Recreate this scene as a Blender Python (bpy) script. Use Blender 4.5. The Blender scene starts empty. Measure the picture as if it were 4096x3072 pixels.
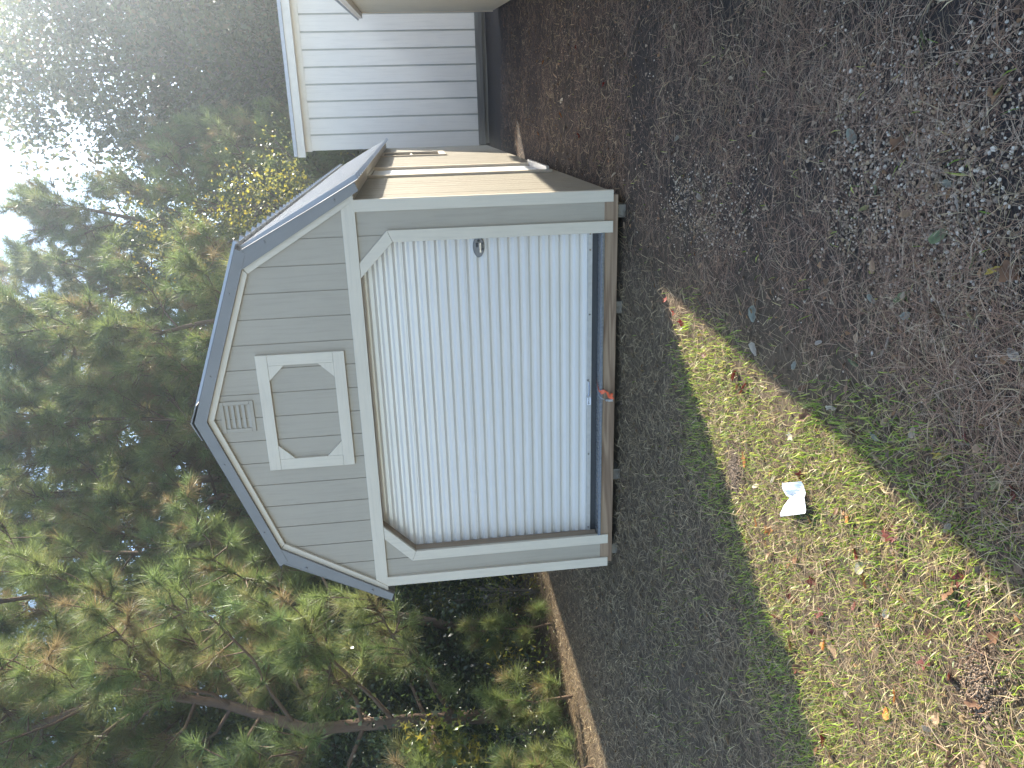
import bpy, bmesh, math, random
import numpy as np
from mathutils import Vector, Matrix, noise as mnoise

# ------------------------------------------------------------------ camera, sky, sun, exposure
sc = bpy.context.scene
COL = sc.collection
cam_d = bpy.data.cameras.new('camera')
cam = bpy.data.objects.new('camera', cam_d)
COL.objects.link(cam)
sc.camera = cam
R_RIGHT = Vector((0.94390, 0.32360, -0.06581))     # the phone was held sideways: world right is picture up
R_DOWN = Vector((-0.02565, -0.12684, -0.99159))
R_FWD = Vector((-0.32923, 0.93765, -0.11142))
m = Matrix.Identity(4)
for i in range(3):
    m[i][0] = R_DOWN[i]; m[i][1] = R_RIGHT[i]; m[i][2] = -R_FWD[i]
CAM = Vector((2.096, -5.591, 1.565))
m.translation = CAM
cam.matrix_world = m
cam_d.sensor_width = 36.0
cam_d.lens = 3109.3 / 4096 * 36.0
cam_d.clip_start = 0.05
cam_d.clip_end = 600

SUN = Vector((1.0, 1.5, 1.0)).normalized()
world = bpy.data.worlds.new('World'); sc.world = world; world.use_nodes = True
wn = world.node_tree
sky = wn.nodes.new('ShaderNodeTexSky'); sky.sky_type = 'NISHITA'; sky.sun_disc = False
sky.sun_elevation = math.asin(SUN.z); sky.sun_rotation = math.atan2(SUN.x, SUN.y)
sky.dust_density = 0.8; sky.air_density = 1.0; sky.ozone_density = 1.0
wn.links.new(sky.outputs[0], wn.nodes['Background'].inputs[0])
wn.nodes['Background'].inputs[1].default_value = 0.148
sl = bpy.data.lights.new('sun', 'SUN'); sl.energy = 4.7; sl.angle = math.radians(0.53); sl.color = (1.0, 0.93, 0.80)
so = bpy.data.objects.new('sun', sl); COL.objects.link(so)
so.rotation_euler = SUN.to_track_quat('Z', 'Y').to_euler()
sc.view_settings.view_transform = 'Standard'; sc.view_settings.look = 'None'
sc.view_settings.exposure = 1.9; sc.view_settings.gamma = 1.0
sc.view_settings.use_curve_mapping = False
sc.render.engine = 'CYCLES'
sc.cycles.use_denoising = True
sc.cycles.max_bounces = 8; sc.cycles.diffuse_bounces = 4; sc.cycles.glossy_bounces = 3
sc.cycles.transmission_bounces = 6; sc.cycles.transparent_max_bounces = 8
sc.cycles.sample_clamp_indirect = 6.0

rng = np.random.default_rng(7)
random.seed(7)

# ------------------------------------------------------------------ materials
def new_mat(name):
    mt = bpy.data.materials.new(name); mt.use_nodes = True
    nt = mt.node_tree
    return mt, nt, nt.nodes['Principled BSDF']

def coords(nt, scale=(1, 1, 1)):
    tc = nt.nodes.new('ShaderNodeTexCoord'); mp = nt.nodes.new('ShaderNodeMapping')
    mp.inputs['Scale'].default_value = scale
    nt.links.new(tc.outputs['Object'], mp.inputs[0])
    return mp.outputs[0]

def noise_n(nt, vec, scale, detail=4, rough=0.6, dist=0.0):
    n = nt.nodes.new('ShaderNodeTexNoise'); n.inputs['Scale'].default_value = scale
    n.inputs['Detail'].default_value = detail; n.inputs['Roughness'].default_value = rough
    n.inputs['Distortion'].default_value = dist
    nt.links.new(vec, n.inputs['Vector'])
    return n.outputs['Fac']

def ramp(nt, fac, stops):
    r = nt.nodes.new('ShaderNodeValToRGB'); e = r.color_ramp.elements
    while len(e) < len(stops): e.new(0.5)
    for el, (p, c) in zip(e, stops): el.position = p; el.color = (*c, 1)
    nt.links.new(fac, r.inputs[0])
    return r.outputs[0]

def bump(nt, h, strength, dist, bsdf):
    b = nt.nodes.new('ShaderNodeBump'); b.inputs['Strength'].default_value = strength; b.inputs['Distance'].default_value = dist
    nt.links.new(h, b.inputs['Height']); nt.links.new(b.outputs[0], bsdf.inputs['Normal'])

def lerp(a, b, t): return tuple(x + (y - x) * t for x, y in zip(a, b))
def scl(a, k): return tuple(x * k for x in a)

def paint(name, col, rough=0.55, grain=None, var=0.10, bstr=0.35, bdist=0.002, gscale=1.0, spec=0.4):
    """painted board; grain = stretch of the embossed grain per axis"""
    mt, nt, b = new_mat(name)
    v = coords(nt, grain or (6, 6, 6))
    n1 = noise_n(nt, v, 3.0 * gscale, 6, 0.62, 0.6)
    v2 = coords(nt, (1, 1, 1))
    n2 = noise_n(nt, v2, 2.3, 5, 0.65)
    mx = nt.nodes.new('ShaderNodeMix'); mx.data_type = 'RGBA'
    c = ramp(nt, n2, [(0.25, scl(col, 1 - var)), (0.75, scl(col, 1 + var * 0.6))])
    d = ramp(nt, n1, [(0.30, scl(col, 0.82)), (0.5, col), (0.8, scl(col, 1.05))])
    mx.inputs[0].default_value = 0.45
    nt.links.new(c, mx.inputs[6]); nt.links.new(d, mx.inputs[7])
    nt.links.new(mx.outputs[2], b.inputs['Base Color'])
    b.inputs['Roughness'].default_value = rough; b.inputs['Specular IOR Level'].default_value = spec
    bump(nt, n1, bstr, bdist, b)
    return mt

def plain(name, col, rough=0.5, metal=0.0, var=0.08, scale=14, bstr=0.08, spec=0.5):
    mt, nt, b = new_mat(name)
    n = noise_n(nt, coords(nt), scale, 5, 0.6)
    c = ramp(nt, n, [(0.25, scl(col, 1 - var * 1.6)), (0.75, scl(col, 1 + var))])
    nt.links.new(c, b.inputs['Base Color'])
    b.inputs['Roughness'].default_value = rough; b.inputs['Metallic'].default_value = metal
    b.inputs['Specular IOR Level'].default_value = spec
    if bstr: bump(nt, n, bstr, 0.002, b)
    return mt

def lumber(name, c0, c1, axis=0, ring=26.0, rough=0.75):
    """sawn timber: long grain with cathedral rings along one axis"""
    mt, nt, b = new_mat(name)
    s = [9.0, 9.0, 9.0]; s[axis] = 0.55
    v = coords(nt, tuple(s))
    n = noise_n(nt, v, 1.1, 2, 0.5, 0.4)
    mul = nt.nodes.new('ShaderNodeMath'); mul.operation = 'MULTIPLY'; mul.inputs[1].default_value = ring
    nt.links.new(n, mul.inputs[0])
    sn = nt.nodes.new('ShaderNodeMath'); sn.operation = 'SINE'; nt.links.new(mul.outputs[0], sn.inputs[0])
    mr = nt.nodes.new('ShaderNodeMapRange'); mr.inputs[1].default_value = -1; mr.inputs[2].default_value = 1
    nt.links.new(sn.outputs[0], mr.inputs[0])
    fine = [90.0, 90.0, 90.0]; fine[axis] = 3.0
    f = noise_n(nt, coords(nt, tuple(fine)), 1.0, 4, 0.6)
    ad = nt.nodes.new('ShaderNodeMath'); ad.operation = 'MULTIPLY_ADD'
    ad.inputs[1].default_value = 0.55; nt.links.new(mr.outputs[0], ad.inputs[0])
    m2 = nt.nodes.new('ShaderNodeMath'); m2.operation = 'MULTIPLY'; m2.inputs[1].default_value = 0.5
    nt.links.new(f, m2.inputs[0]); nt.links.new(m2.outputs[0], ad.inputs[2])
    c = ramp(nt, ad.outputs[0], [(0.1, c1), (0.55, lerp(c0, c1, .4)), (0.9, c0)])
    nt.links.new(c, b.inputs['Base Color']); b.inputs['Roughness'].default_value = rough
    bump(nt, ad.outputs[0], 0.25, 0.002, b)
    return mt

def foliage(name, rough=0.45, trans=0.35, spec=0.5):
    """colour from the mesh's own colour attribute, some light let through"""
    mt, nt, b = new_mat(name)
    at = nt.nodes.new('ShaderNodeAttribute'); at.attribute_name = 'Col'
    nt.links.new(at.outputs['Color'], b.inputs['Base Color'])
    b.inputs['Roughness'].default_value = rough; b.inputs['Specular IOR Level'].default_value = spec
    tr = nt.nodes.new('ShaderNodeBsdfTranslucent'); nt.links.new(at.outputs['Color'], tr.inputs[0])
    mx = nt.nodes.new('ShaderNodeMixShader'); mx.inputs[0].default_value = trans
    nt.links.new(b.outputs[0], mx.inputs[1]); nt.links.new(tr.outputs[0], mx.inputs[2])
    nt.links.new(mx.outputs[0], nt.nodes['Material Output'].inputs[0])
    return mt

SIDING = (0.415, 0.352, 0.272)
TRIM = (0.665, 0.57, 0.445)
M = {}
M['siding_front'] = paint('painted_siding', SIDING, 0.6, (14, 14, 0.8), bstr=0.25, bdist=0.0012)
M['siding_sun_toned'] = paint('painted_siding_sun_toned', (0.30, 0.266, 0.210), 0.6, (14, 10, 0.55), var=0.16, bstr=1.0, bdist=0.012)  # front paint again, colour darkened to tame the sunlight on the side wall
M['trim_v'] = paint('painted_trim_upright', TRIM, 0.5, (16, 16, 0.9), bstr=0.2, bdist=0.001)
M['trim_h'] = paint('painted_trim_level', TRIM, 0.5, (0.9, 16, 16), bstr=0.3, bdist=0.0014)
M['trim_y'] = paint('painted_trim_side', (0.60, 0.55, 0.45), 0.5, (16, 0.9, 16), bstr=0.2, bdist=0.001)
M['roof'] = plain('grey_metal_roofing', (0.34, 0.345, 0.35), 0.36, 0.0, 0.06, 3, 0.0, 0.6)
M['rake'] = plain('grey_metal_trim', (0.22, 0.205, 0.19), 0.55, 0.0, 0.07, 4, 0.03)
M['door'] = plain('white_enamelled_steel', (0.74, 0.685, 0.625), 0.15, 0.0, 0.025, 1.6, 0.0, 0.7)
M['alu'] = plain('dull_aluminium', (0.52, 0.50, 0.48), 0.42, 0.55, 0.1, 20, 0.05)
M['bright'] = plain('bright_steel', (0.72, 0.72, 0.72), 0.22, 1.0, 0.05, 30, 0.0)
M['tread'] = plain('tread_plate', (0.28, 0.30, 0.33), 0.30, 0.9, 0.15, 25, 0.1)
M['rubber'] = plain('black_rubber', (0.022, 0.023, 0.026), 0.55)
M['latch'] = plain('dark_zinc', (0.16, 0.165, 0.18), 0.36, 0.7, 0.12, 40, 0.05)
M['lumber'] = lumber('treated_lumber', (0.36, 0.245, 0.155), (0.165, 0.095, 0.055), 0, 34)
M['lumber_z'] = lumber('jamb_lumber', (0.34, 0.25, 0.17), (0.17, 0.11, 0.07), 2, 14)
M['lumber_y'] = lumber('skid_lumber', (0.21, 0.18, 0.14), (0.10, 0.08, 0.06), 1, 20)
M['white_siding'] = paint('white_vinyl_siding', (0.70, 0.66, 0.61), 0.4, (9, 9, 0.5), var=0.05, bstr=0.1, bdist=0.001)
M['white_trim'] = plain('white_trim', (0.66, 0.62, 0.56), 0.45, 0, 0.06, 5)
M['channel_shade'] = plain('siding_channel_shade', (0.47, 0.46, 0.42), 0.6, 0, 0.06, 5)  # groove shade put into the colour, darker than the boards
M['skirt'] = lumber('weathered_skirt', (0.20, 0.19, 0.17), (0.11, 0.10, 0.09), 0, 12)
M['beige'] = paint('beige_siding', (0.56, 0.53, 0.43), 0.55, (14, 14, 0.8), bstr=0.2, bdist=0.001)
M['orange'] = plain('orange_plastic_ribbon', (0.75, 0.12, 0.045), 0.35, 0, 0.12, 60, 0.05)
M['cable'] = plain('galvanised_cable', (0.5, 0.52, 0.53), 0.35, 0.8)
M['glass'] = plain('dark_window_glass', (0.03, 0.035, 0.04), 0.06, 0.0, 0.05, 2, 0, 0.8)
M['door_white'] = plain('white_door_leaf', (0.74, 0.74, 0.73), 0.4, 0, 0.03, 3)
M['bark_pine'] = paint('pine_bark', (0.16, 0.105, 0.07), 0.9, (14, 14, 3.5), var=0.35, bstr=1.0, bdist=0.02)
M['bark_grey'] = paint('grey_bark', (0.17, 0.15, 0.125), 0.9, (12, 12, 4), var=0.3, bstr=0.8, bdist=0.012)
M['needles'] = foliage('pine_needles', 0.46, 0.42, 0.5)
M['leaves'] = foliage('tree_leaves', 0.28, 0.48, 0.65)
M['grass'] = foliage('grass_blades', 0.42, 0.46, 0.45)
M['straw'] = foliage('pine_straw', 0.6, 0.12, 0.35)
M['litter'] = foliage('dry_leaves', 0.6, 0.25, 0.3)
M['stones'] = foliage('river_pebbles', 0.55, 0.0, 0.4)
M['soil'] = plain('crumbled_soil', (0.15, 0.10, 0.06), 0.95, 0, 0.3, 60, 0.6)
M['cone'] = plain('pine_cone_scales', (0.10, 0.06, 0.035), 0.8, 0, 0.3, 40, 0.4)

# ------------------------------------------------------------------ mesh helpers
def link(name, me, mat, parent=None, local=False):
    o = bpy.data.objects.new(name, me); COL.objects.link(o)
    if mat and not me.materials: me.materials.append(mat)
    if parent is not None:
        o.parent = parent
        if parent.type == 'EMPTY' and not local:
            o.matrix_parent_inverse = parent.matrix_basis.inverted()
    return o

def thing(name, label, cat, loc=(0, 0, 0), rotz=0.0, group=None):
    o = bpy.data.objects.new(name, None); COL.objects.link(o)
    o.location = loc; o.rotation_euler = (0, 0, rotz); o.empty_display_size = 0.2
    o.matrix_basis = Matrix.Translation(loc) @ Matrix.Rotation(rotz, 4, 'Z')
    o['label'] = label; o['category'] = cat
    if group: o['group'] = group
    return o

def tag(o, label=None, cat=None, group=None, kind=None):
    if label: o['label'] = label
    if cat: o['category'] = cat
    if group: o['group'] = group
    if kind: o['kind'] = kind
    return o

class MB:
    def __init__(self): self.v = []; self.f = []
    def add(self, vs, fs):
        k = len(self.v); self.v += [tuple(p) for p in vs]; self.f += [tuple(i + k for i in f) for f in fs]
        return self
    def box(self, x0, x1, y0, y1, z0, z1):
        return self.add([(x0, y0, z0), (x1, y0, z0), (x1, y1, z0), (x0, y1, z0), (x0, y0, z1), (x1, y0, z1), (x1, y1, z1), (x0, y1, z1)],
                        [(0, 3, 2, 1), (4, 5, 6, 7), (0, 1, 5, 4), (1, 2, 6, 5), (2, 3, 7, 6), (3, 0, 4, 7)])
    def prism_y(self, poly, y0, y1):
        """polygon in (x, z), extruded along y"""
        n = len(poly)
        a = sum(poly[i][0] * poly[(i + 1) % n][1] - poly[(i + 1) % n][0] * poly[i][1] for i in range(n))
        if a < 0: poly = poly[::-1]
        vs = [(x, y0, z) for x, z in poly] + [(x, y1, z) for x, z in poly]
        fs = [tuple(range(n)), tuple(range(2 * n - 1, n - 1, -1))] + [(i + n, (i + 1) % n + n, (i + 1) % n, i) for i in range(n)]
        return self.add(vs, fs)
    def tube(self, pts, radii, sides=6, cap=True):
        pts = [Vector(p) for p in pts]; n = len(pts)
        if not hasattr(radii, '__len__'): radii = [radii] * n
        ring = []; up = Vector((0.31, 0.17, 0.93)).normalized()
        for i, p in enumerate(pts):
            t = (pts[min(i + 1, n - 1)] - pts[max(i - 1, 0)]).normalized()
            a = t.cross(up)
            if a.length < 1e-3: a = t.cross(Vector((1, 0, 0)))
            a.normalize(); b = t.cross(a)
            ring += [p + (a * math.cos(2 * math.pi * j / sides) + b * math.sin(2 * math.pi * j / sides)) * radii[i] for j in range(sides)]
        fs = [(i * sides + j, i * sides + (j + 1) % sides, (i + 1) * sides + (j + 1) % sides, (i + 1) * sides + j) for i in range(n - 1) for j in range(sides)]
        if cap: fs += [tuple(range(sides))[::-1], tuple(range((n - 1) * sides, n * sides))]
        return self.add(ring, fs)
    def mesh(self, name):
        me = bpy.data.meshes.new(name); me.from_pydata(self.v, [], self.f); me.update()
        return me
    def build(self, name, mat, parent=None, local=False, smooth=False, bevel=0.0):
        me = self.mesh(name)
        if smooth: me.polygons.foreach_set('use_smooth', [True] * len(me.polygons))
        o = link(name, me, mat, parent, local)
        if bevel:
            b = o.modifiers.new('soft_edges', 'BEVEL'); b.width = bevel; b.segments = 1; b.limit_method = 'ANGLE'
        return o

def np_mesh(name, V, T, cols=None, smooth=False):
    V = np.ascontiguousarray(V, dtype=np.float32); T = np.ascontiguousarray(T, dtype=np.int32)
    me = bpy.data.meshes.new(name)
    me.vertices.add(len(V)); me.vertices.foreach_set('co', V.ravel())
    k = T.shape[1]
    me.loops.add(T.size); me.loops.foreach_set('vertex_index', T.ravel())
    me.polygons.add(len(T)); me.polygons.foreach_set('loop_start', np.arange(0, T.size, k, dtype=np.int32))
    me.update(calc_edges=True)
    if cols is not None:
        at = me.attributes.new('Col', 'FLOAT_COLOR', 'POINT')
        c = np.ones((len(V), 4), np.float32); c[:, :3] = cols
        at.data.foreach_set('color', c.ravel())
    if smooth: me.polygons.foreach_set('use_smooth', np.ones(len(T), bool))
    return me

def clip(poly, nx, nz, d):
    """keep the side nx*x + nz*z <= d"""
    out = []
    for i in range(len(poly)):
        a, b = poly[i], poly[(i + 1) % len(poly)]
        da = nx * a[0] + nz * a[1] - d; db = nx * b[0] + nz * b[1] - d
        if da <= 0: out.append(a)
        if (da < 0) != (db < 0) and abs(da - db) > 1e-9:
            t = da / (da - db); out.append((a[0] + (b[0] - a[0]) * t, a[1] + (b[1] - a[1]) * t))
    return out

def area(p): return abs(sum(p[i][0] * p[(i + 1) % len(p)][1] - p[(i + 1) % len(p)][0] * p[i][1] for i in range(len(p)))) / 2 if len(p) > 2 else 0

def gz(x, y):
    """height of the ground"""
    t = min(max((y - 7.0) / 5.0, 0), 1); t = t * t * (3 - 2 * t)
    ax = max(abs(x) - 1.6, 0); ay = max(-y, y - 9.4, 0); sh = 0.03 * math.exp(-(ax * ax + ay * ay) / 0.35)
    return -0.18 * t + sh + 0.014 * mnoise.noise(Vector((x * 0.9, y * 0.9, 0))) + 0.006 * mnoise.noise(Vector((x * 4, y * 4, 3)))

def gz_np(P):
    return np.array([gz(a, b) for a, b in P])
# ------------------------------------------------------------------ ground
def ground_mat():
    mt, nt, b = new_mat('yard_soil')
    v = coords(nt)
    n1 = noise_n(nt, v, 1.4, 6, 0.65); n2 = noise_n(nt, v, 45, 5, 0.7); n3 = noise_n(nt, v, 9, 5, 0.7)
    soil = ramp(nt, n2, [(0.25, (0.036, 0.026, 0.018)), (0.55, (0.11, 0.080, 0.052)), (0.85, (0.20, 0.15, 0.10))])
    thatch = ramp(nt, n3, [(0.25, (0.06, 0.043, 0.027)), (0.6, (0.15, 0.108, 0.066)), (0.85, (0.24, 0.178, 0.108))])
    grit = ramp(nt, n2, [(0.3, (0.024, 0.020, 0.018)), (0.6, (0.060, 0.047, 0.038)), (0.9, (0.17, 0.135, 0.105))])
    tc = nt.nodes.new('ShaderNodeSeparateXYZ'); nt.links.new(v, tc.inputs[0])
    ma = nt.nodes.new('ShaderNodeMath'); ma.operation = 'MULTIPLY_ADD'; ma.inputs[1].default_value = 1.6; ma.inputs[2].default_value = -0.8
    nt.links.new(n1, ma.inputs[0])
    ad = nt.nodes.new('ShaderNodeMath'); ad.operation = 'ADD'; nt.links.new(tc.outputs[0], ad.inputs[0]); nt.links.new(ma.outputs[0], ad.inputs[1])
    mr = nt.nodes.new('ShaderNodeMapRange'); mr.inputs[1].default_value = 0.9; mr.inputs[2].default_value = 1.7
    nt.links.new(ad.outputs[0], mr.inputs[0])
    m1 = nt.nodes.new('ShaderNodeMix'); m1.data_type = 'RGBA'; nt.links.new(n1, m1.inputs[0])
    nt.links.new(soil, m1.inputs[6]); nt.links.new(thatch, m1.inputs[7])
    m2 = nt.nodes.new('ShaderNodeMix'); m2.data_type = 'RGBA'; nt.links.new(mr.outputs[0], m2.inputs[0])
    nt.links.new(m1.outputs[2], m2.inputs[6]); nt.links.new(grit, m2.inputs[7])
    nt.links.new(m2.outputs[2], b.inputs['Base Color'])
    b.inputs['Roughness'].default_value = 0.95; b.inputs['Specular IOR Level'].default_value = 0.15
    bump(nt, n2, 0.9, 0.012, b)
    return mt
M['ground'] = ground_mat()
xs = np.unique(np.concatenate([np.linspace(-120, -10, 12), np.linspace(-10, 8, 145), np.linspace(8, 120, 12)]))
ys = np.unique(np.concatenate([np.linspace(-60, -8, 8), np.linspace(-8, 16, 193), np.linspace(16, 200, 16)]))
GX, GY = np.meshgrid(xs, ys, indexing='ij')
P2 = np.stack([GX.ravel(), GY.ravel()], 1)
GZ = gz_np(P2)
V = np.column_stack([P2, GZ])
nx, ny = len(xs), len(ys)
I = np.arange(nx * ny).reshape(nx, ny)
T = np.stack([I[:-1, :-1].ravel(), I[1:, :-1].ravel(), I[1:, 1:].ravel(), I[:-1, 1:].ravel()], 1)
tag(link('ground', np_mesh('ground', V, T, smooth=True), M['ground']), kind='structure')

# ------------------------------------------------------------------ the shed with the roll-up door
LEN = 9.40                       # depth of the shed
WX = 1.545                       # outside of the side walls
O_PK, O_BR, O_EV = (0, 3.263), (1.247, 2.806), (1.672, 1.950)
G_PK, G_BR, G_EV = (0, 3.176), (1.112, 2.777), (1.582, 1.972)
C_PK, C_BR, C_EV = (0, 3.128), (1.078, 2.746), (1.500, 2.052)
shed = thing('barn_shed', 'grey gambrel-roofed barn shed with white corrugated roll-up door in the middle', 'shed', (0, 0, 0))

def mir(poly, s): return [(s * x, z) for x, z in poly]
# framing behind the boards (keeps the light out and closes the joints)
core = MB()
gable = [(-1.53, 0.14), (1.53, 0.14), (1.53, 2.0), (1.12, 2.765), (0, 3.145), (-1.12, 2.765), (-1.53, 2.0)]
for (pa) in ([(-1.53, 0.14), (-1.262, 0.14), (-1.262, 1.726), (-1.006, 1.982), (-1.006, 2.0), (-1.53, 2.0)],
             [(1.53, 0.14), (1.262, 0.14), (1.262, 1.726), (1.006, 1.982), (1.006, 2.0), (1.53, 2.0)],
             [(-1.53, 2.0), (1.53, 2.0), (1.12, 2.765), (0, 3.145), (-1.12, 2.765)]):
    core.prism_y(pa, 0.028, 0.036)
core.build('wall_sheathing', M['siding_front'], shed)
back = MB().prism_y(gable, LEN - 0.05, LEN - 0.02)
back.build('rear_wall', M['siding_front'], shed)
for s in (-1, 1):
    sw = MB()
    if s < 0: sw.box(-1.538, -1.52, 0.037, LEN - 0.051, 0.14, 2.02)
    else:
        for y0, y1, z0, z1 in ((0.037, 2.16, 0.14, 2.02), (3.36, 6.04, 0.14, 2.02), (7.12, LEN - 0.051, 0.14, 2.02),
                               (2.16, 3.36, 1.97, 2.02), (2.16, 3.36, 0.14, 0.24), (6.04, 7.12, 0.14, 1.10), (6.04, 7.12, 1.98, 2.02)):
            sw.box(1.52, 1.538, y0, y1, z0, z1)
    sw.build('wall_sheathing', M['siding_sun_toned'], shed)
MB().box(-1.51, 1.51, 0.25, LEN - 0.06, 0.20, 0.215).build('floor', M['lumber_y'], shed)

# upright siding boards of the front, joints recessed
GROOVE = 0.187; gw = 0.0035
edges = [-0.005 + GROOVE * k for k in range(-9, 10)]
def strip(poly, a, b): return clip(clip(poly, 1, 0, b), -1, 0, -a)
lowL = [(-1.535, 0.13), (-1.252, 0.13), (-1.252, 1.722), (-1.002, 1.972), (-1.002, 2.01), (-1.535, 2.01)]
up = [(-1.53, 2.0115), (1.53, 2.0115), (1.515, 2.06), (1.12, 2.765), (0, 3.145), (-1.12, 2.765), (-1.515, 2.06)]
for reg in (lowL, mir(lowL, -1), up):
    for a, b in zip(edges[:-1], edges[1:]):
        p = strip(reg, a + gw, b - gw)
        if area(p) > 0.0008:
            MB().prism_y(p, 0.020 + random.uniform(0, 0.0012), 0.0275).build('siding_board', M['siding_front'], shed)
# side walls
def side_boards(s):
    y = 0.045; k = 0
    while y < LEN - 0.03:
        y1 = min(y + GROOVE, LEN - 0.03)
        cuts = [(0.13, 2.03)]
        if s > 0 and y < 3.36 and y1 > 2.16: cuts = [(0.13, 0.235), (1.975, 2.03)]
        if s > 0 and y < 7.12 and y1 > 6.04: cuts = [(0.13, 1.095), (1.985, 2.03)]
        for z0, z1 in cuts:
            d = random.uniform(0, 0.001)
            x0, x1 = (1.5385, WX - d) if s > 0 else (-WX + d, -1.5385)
            MB().box(x0, x1, y + gw, y1 - gw, z0, z1).build('siding_board', M['siding_sun_toned'], shed)
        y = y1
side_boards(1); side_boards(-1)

# trim boards
BV = 0.0015
for s in (-1, 1):
    MB().box(*sorted((s * 1.473, s * 1.556)), 0.0, 0.0445, 0.126, 1.9835).build('corner_board', M['trim_v'], shed, bevel=BV)
    MB().prism_y(mir([(1.253, 0.127), (1.337, 0.127), (1.337, 1.757), (1.253, 1.722)], s), -0.001, 0.0195).build('door_casing', M['trim_v'], shed, bevel=BV)
    MB().prism_y(mir([(1.2545, 1.7245), (1.3355, 1.7585), (1.1165, 1.9655), (1.008, 1.9655)], s), -0.0005, 0.0195).build('door_casing', M['trim_v'], shed, bevel=BV)
MB().prism_y([(-1.553, 1.968), (1.553, 1.968), (1.553, 1.985), (1.503, 2.063), (-1.503, 2.063), (-1.553, 1.985)], 0.001, 0.0195).build('header_board', M['trim_h'], shed, bevel=BV)
# pale fascia under the metal edge, grey metal edge
for s in (-1, 1):
    MB().prism_y(mir([(0, 3.185), (1.125, 2.786), C_BR, C_PK], s), -0.004, 0.0193).build('fascia_board', M['trim_h'], shed, bevel=BV)
    MB().prism_y(mir([(1.128, 2.783), (1.602, 1.972), (1.556, 1.972), (1.490, 2.064), (1.0795, 2.744)], s), -0.0032, 0.0193).build('fascia_board', M['trim_v'], shed, bevel=BV)
    MB().prism_y(mir([(0, 3.263), (1.262, 2.802), (1.225, 2.736), (0, 3.176)], s), -0.030, 0.004).build('metal_rake_trim', M['rake'], shed)
    MB().prism_y(mir([(1.236, 2.792), (1.676, 1.952), (1.618, 1.930), (1.112, 2.778)], s), -0.027, 0.006).build('metal_rake_trim', M['rake'], shed)
    # small screws on the metal edge
    for (x, z) in ((0.35, 3.10), (0.95, 2.885), (1.30, 2.60), (1.56, 2.10)):
        MB().tube([(s * x, -0.036, z), (s * x, -0.029, z)], [0.008, 0.010], 8).build('screw', M['rake'], shed)

def roof_slope(p0, p1, n0, hi, parent, length=LEN, y0=-0.028, rib=0.229, mat=None, npan=10):
    """ribbed metal sheets from the upper edge p0 to the lower edge p1 (x, z); ribs run down the slope"""
    d = Vector((p1[0] - p0[0], p1[1] - p0[1])); d.normalize()
    n = Vector((-d.y, d.x))
    if n.y < 0: n = -n
    w = (length + 0.06 - (-0.028 - y0)) / npan
    for k in range(npan):
        ya, yb = y0 + k * w, y0 + (k + 1) * w
        prof = []; nr = max(1, round(w / rib)); st = w / nr
        for r in range(nr):
            c = ya + (r + 0.5) * st
            prof += [(c - st * 0.5, 0), (c - 0.030, 0), (c - 0.014, hi), (c + 0.014, hi), (c + 0.030, 0)]
            prof += [(c + st * 0.28, 0), (c + st * 0.32, hi * .25), (c + st * 0.36, 0)]
        prof.append((yb - 0.001, 0))
        vs = []
        for (yy, hh) in prof:
            for p in (p0, p1):
                q = (p[0] + n.x * hh, p[1] + n.y * hh)
                vs.append((q[0], yy, q[1]))
        for (yy, hh) in prof:
            for p in (p0, p1):
                q = (p[0] + n.x * (hh - 0.002), p[1] + n.y * (hh - 0.002))
                vs.append((q[0], yy, q[1]))
        m2 = 2 * len(prof)
        fs = []
        for i in range(len(prof) - 1):
            fs.append((2 * i, 2 * i + 1, 2 * i + 3, 2 * i + 2)); fs.append((m2 + 2 * i, m2 + 2 * i + 2, m2 + 2 * i + 3, m2 + 2 * i + 1))
            fs.append((2 * i + 1, m2 + 2 * i + 1, m2 + 2 * i + 3, 2 * i + 3))
        MB().add(vs, fs).build('roof_sheet', mat or M['roof'], parent)
for s in (-1, 1):
    roof_slope((0, 3.266), (s * 1.292, 2.794), 0, 0.036, shed)
    roof_slope((s * 1.222, 2.790), (s * 1.694, 1.930), 0, 0.036, shed)
    MB().prism_y(mir([(0, 3.258), (1.235, 2.800), (1.225, 2.770), (0, 3.205)], s), 0.008, LEN).build('roof_deck', M['lumber_y'], shed)
    MB().prism_y(mir([(1.222, 2.790), (1.640, 1.985), (1.605, 1.975), (1.190, 2.775)], s), 0.010, LEN).build('roof_deck', M['trim_y'], shed)
    MB().box(*sorted((s * 1.5455, s * 1.603)), 0.050, LEN, 1.976, 1.990).build('soffit', M['trim_y'], shed)
MB().prism_y([(-0.14, 3.225), (0, 3.280), (0.14, 3.225), (0.14, 3.232), (0, 3.292), (-0.14, 3.232)], -0.032, LEN + 0.03).build('ridge_cap', M['rake'], shed)

# window-like frame on the gable
MB().box(-0.437, 0.477, -0.002, 0.0195, 2.694, 2.777).build('gable_frame_board', M['trim_h'], shed, bevel=BV)
MB().box(-0.437, 0.477, -0.002, 0.0195, 2.139, 2.222).build('gable_frame_board', M['trim_h'], shed, bevel=BV)
MB().box(-0.437, -0.352, -0.0015, 0.0195, 2.2232, 2.6928).build('gable_frame_board', M['trim_v'], shed, bevel=BV)
MB().box(0.396, 0.477, -0.0015, 0.0195, 2.2232, 2.6928).build('gable_frame_board', M['trim_v'], shed, bevel=BV)
for sx, x in ((1, -0.3508), (-1, 0.3948)):
    for sz, z in ((1, 2.2232), (-1, 2.6928)):
        MB().prism_y([(x, z), (x + sx * 0.112, z), (x, z + sz * 0.112)], 0.0, 0.0195).build('corner_gusset', M['trim_h'], shed)
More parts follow.
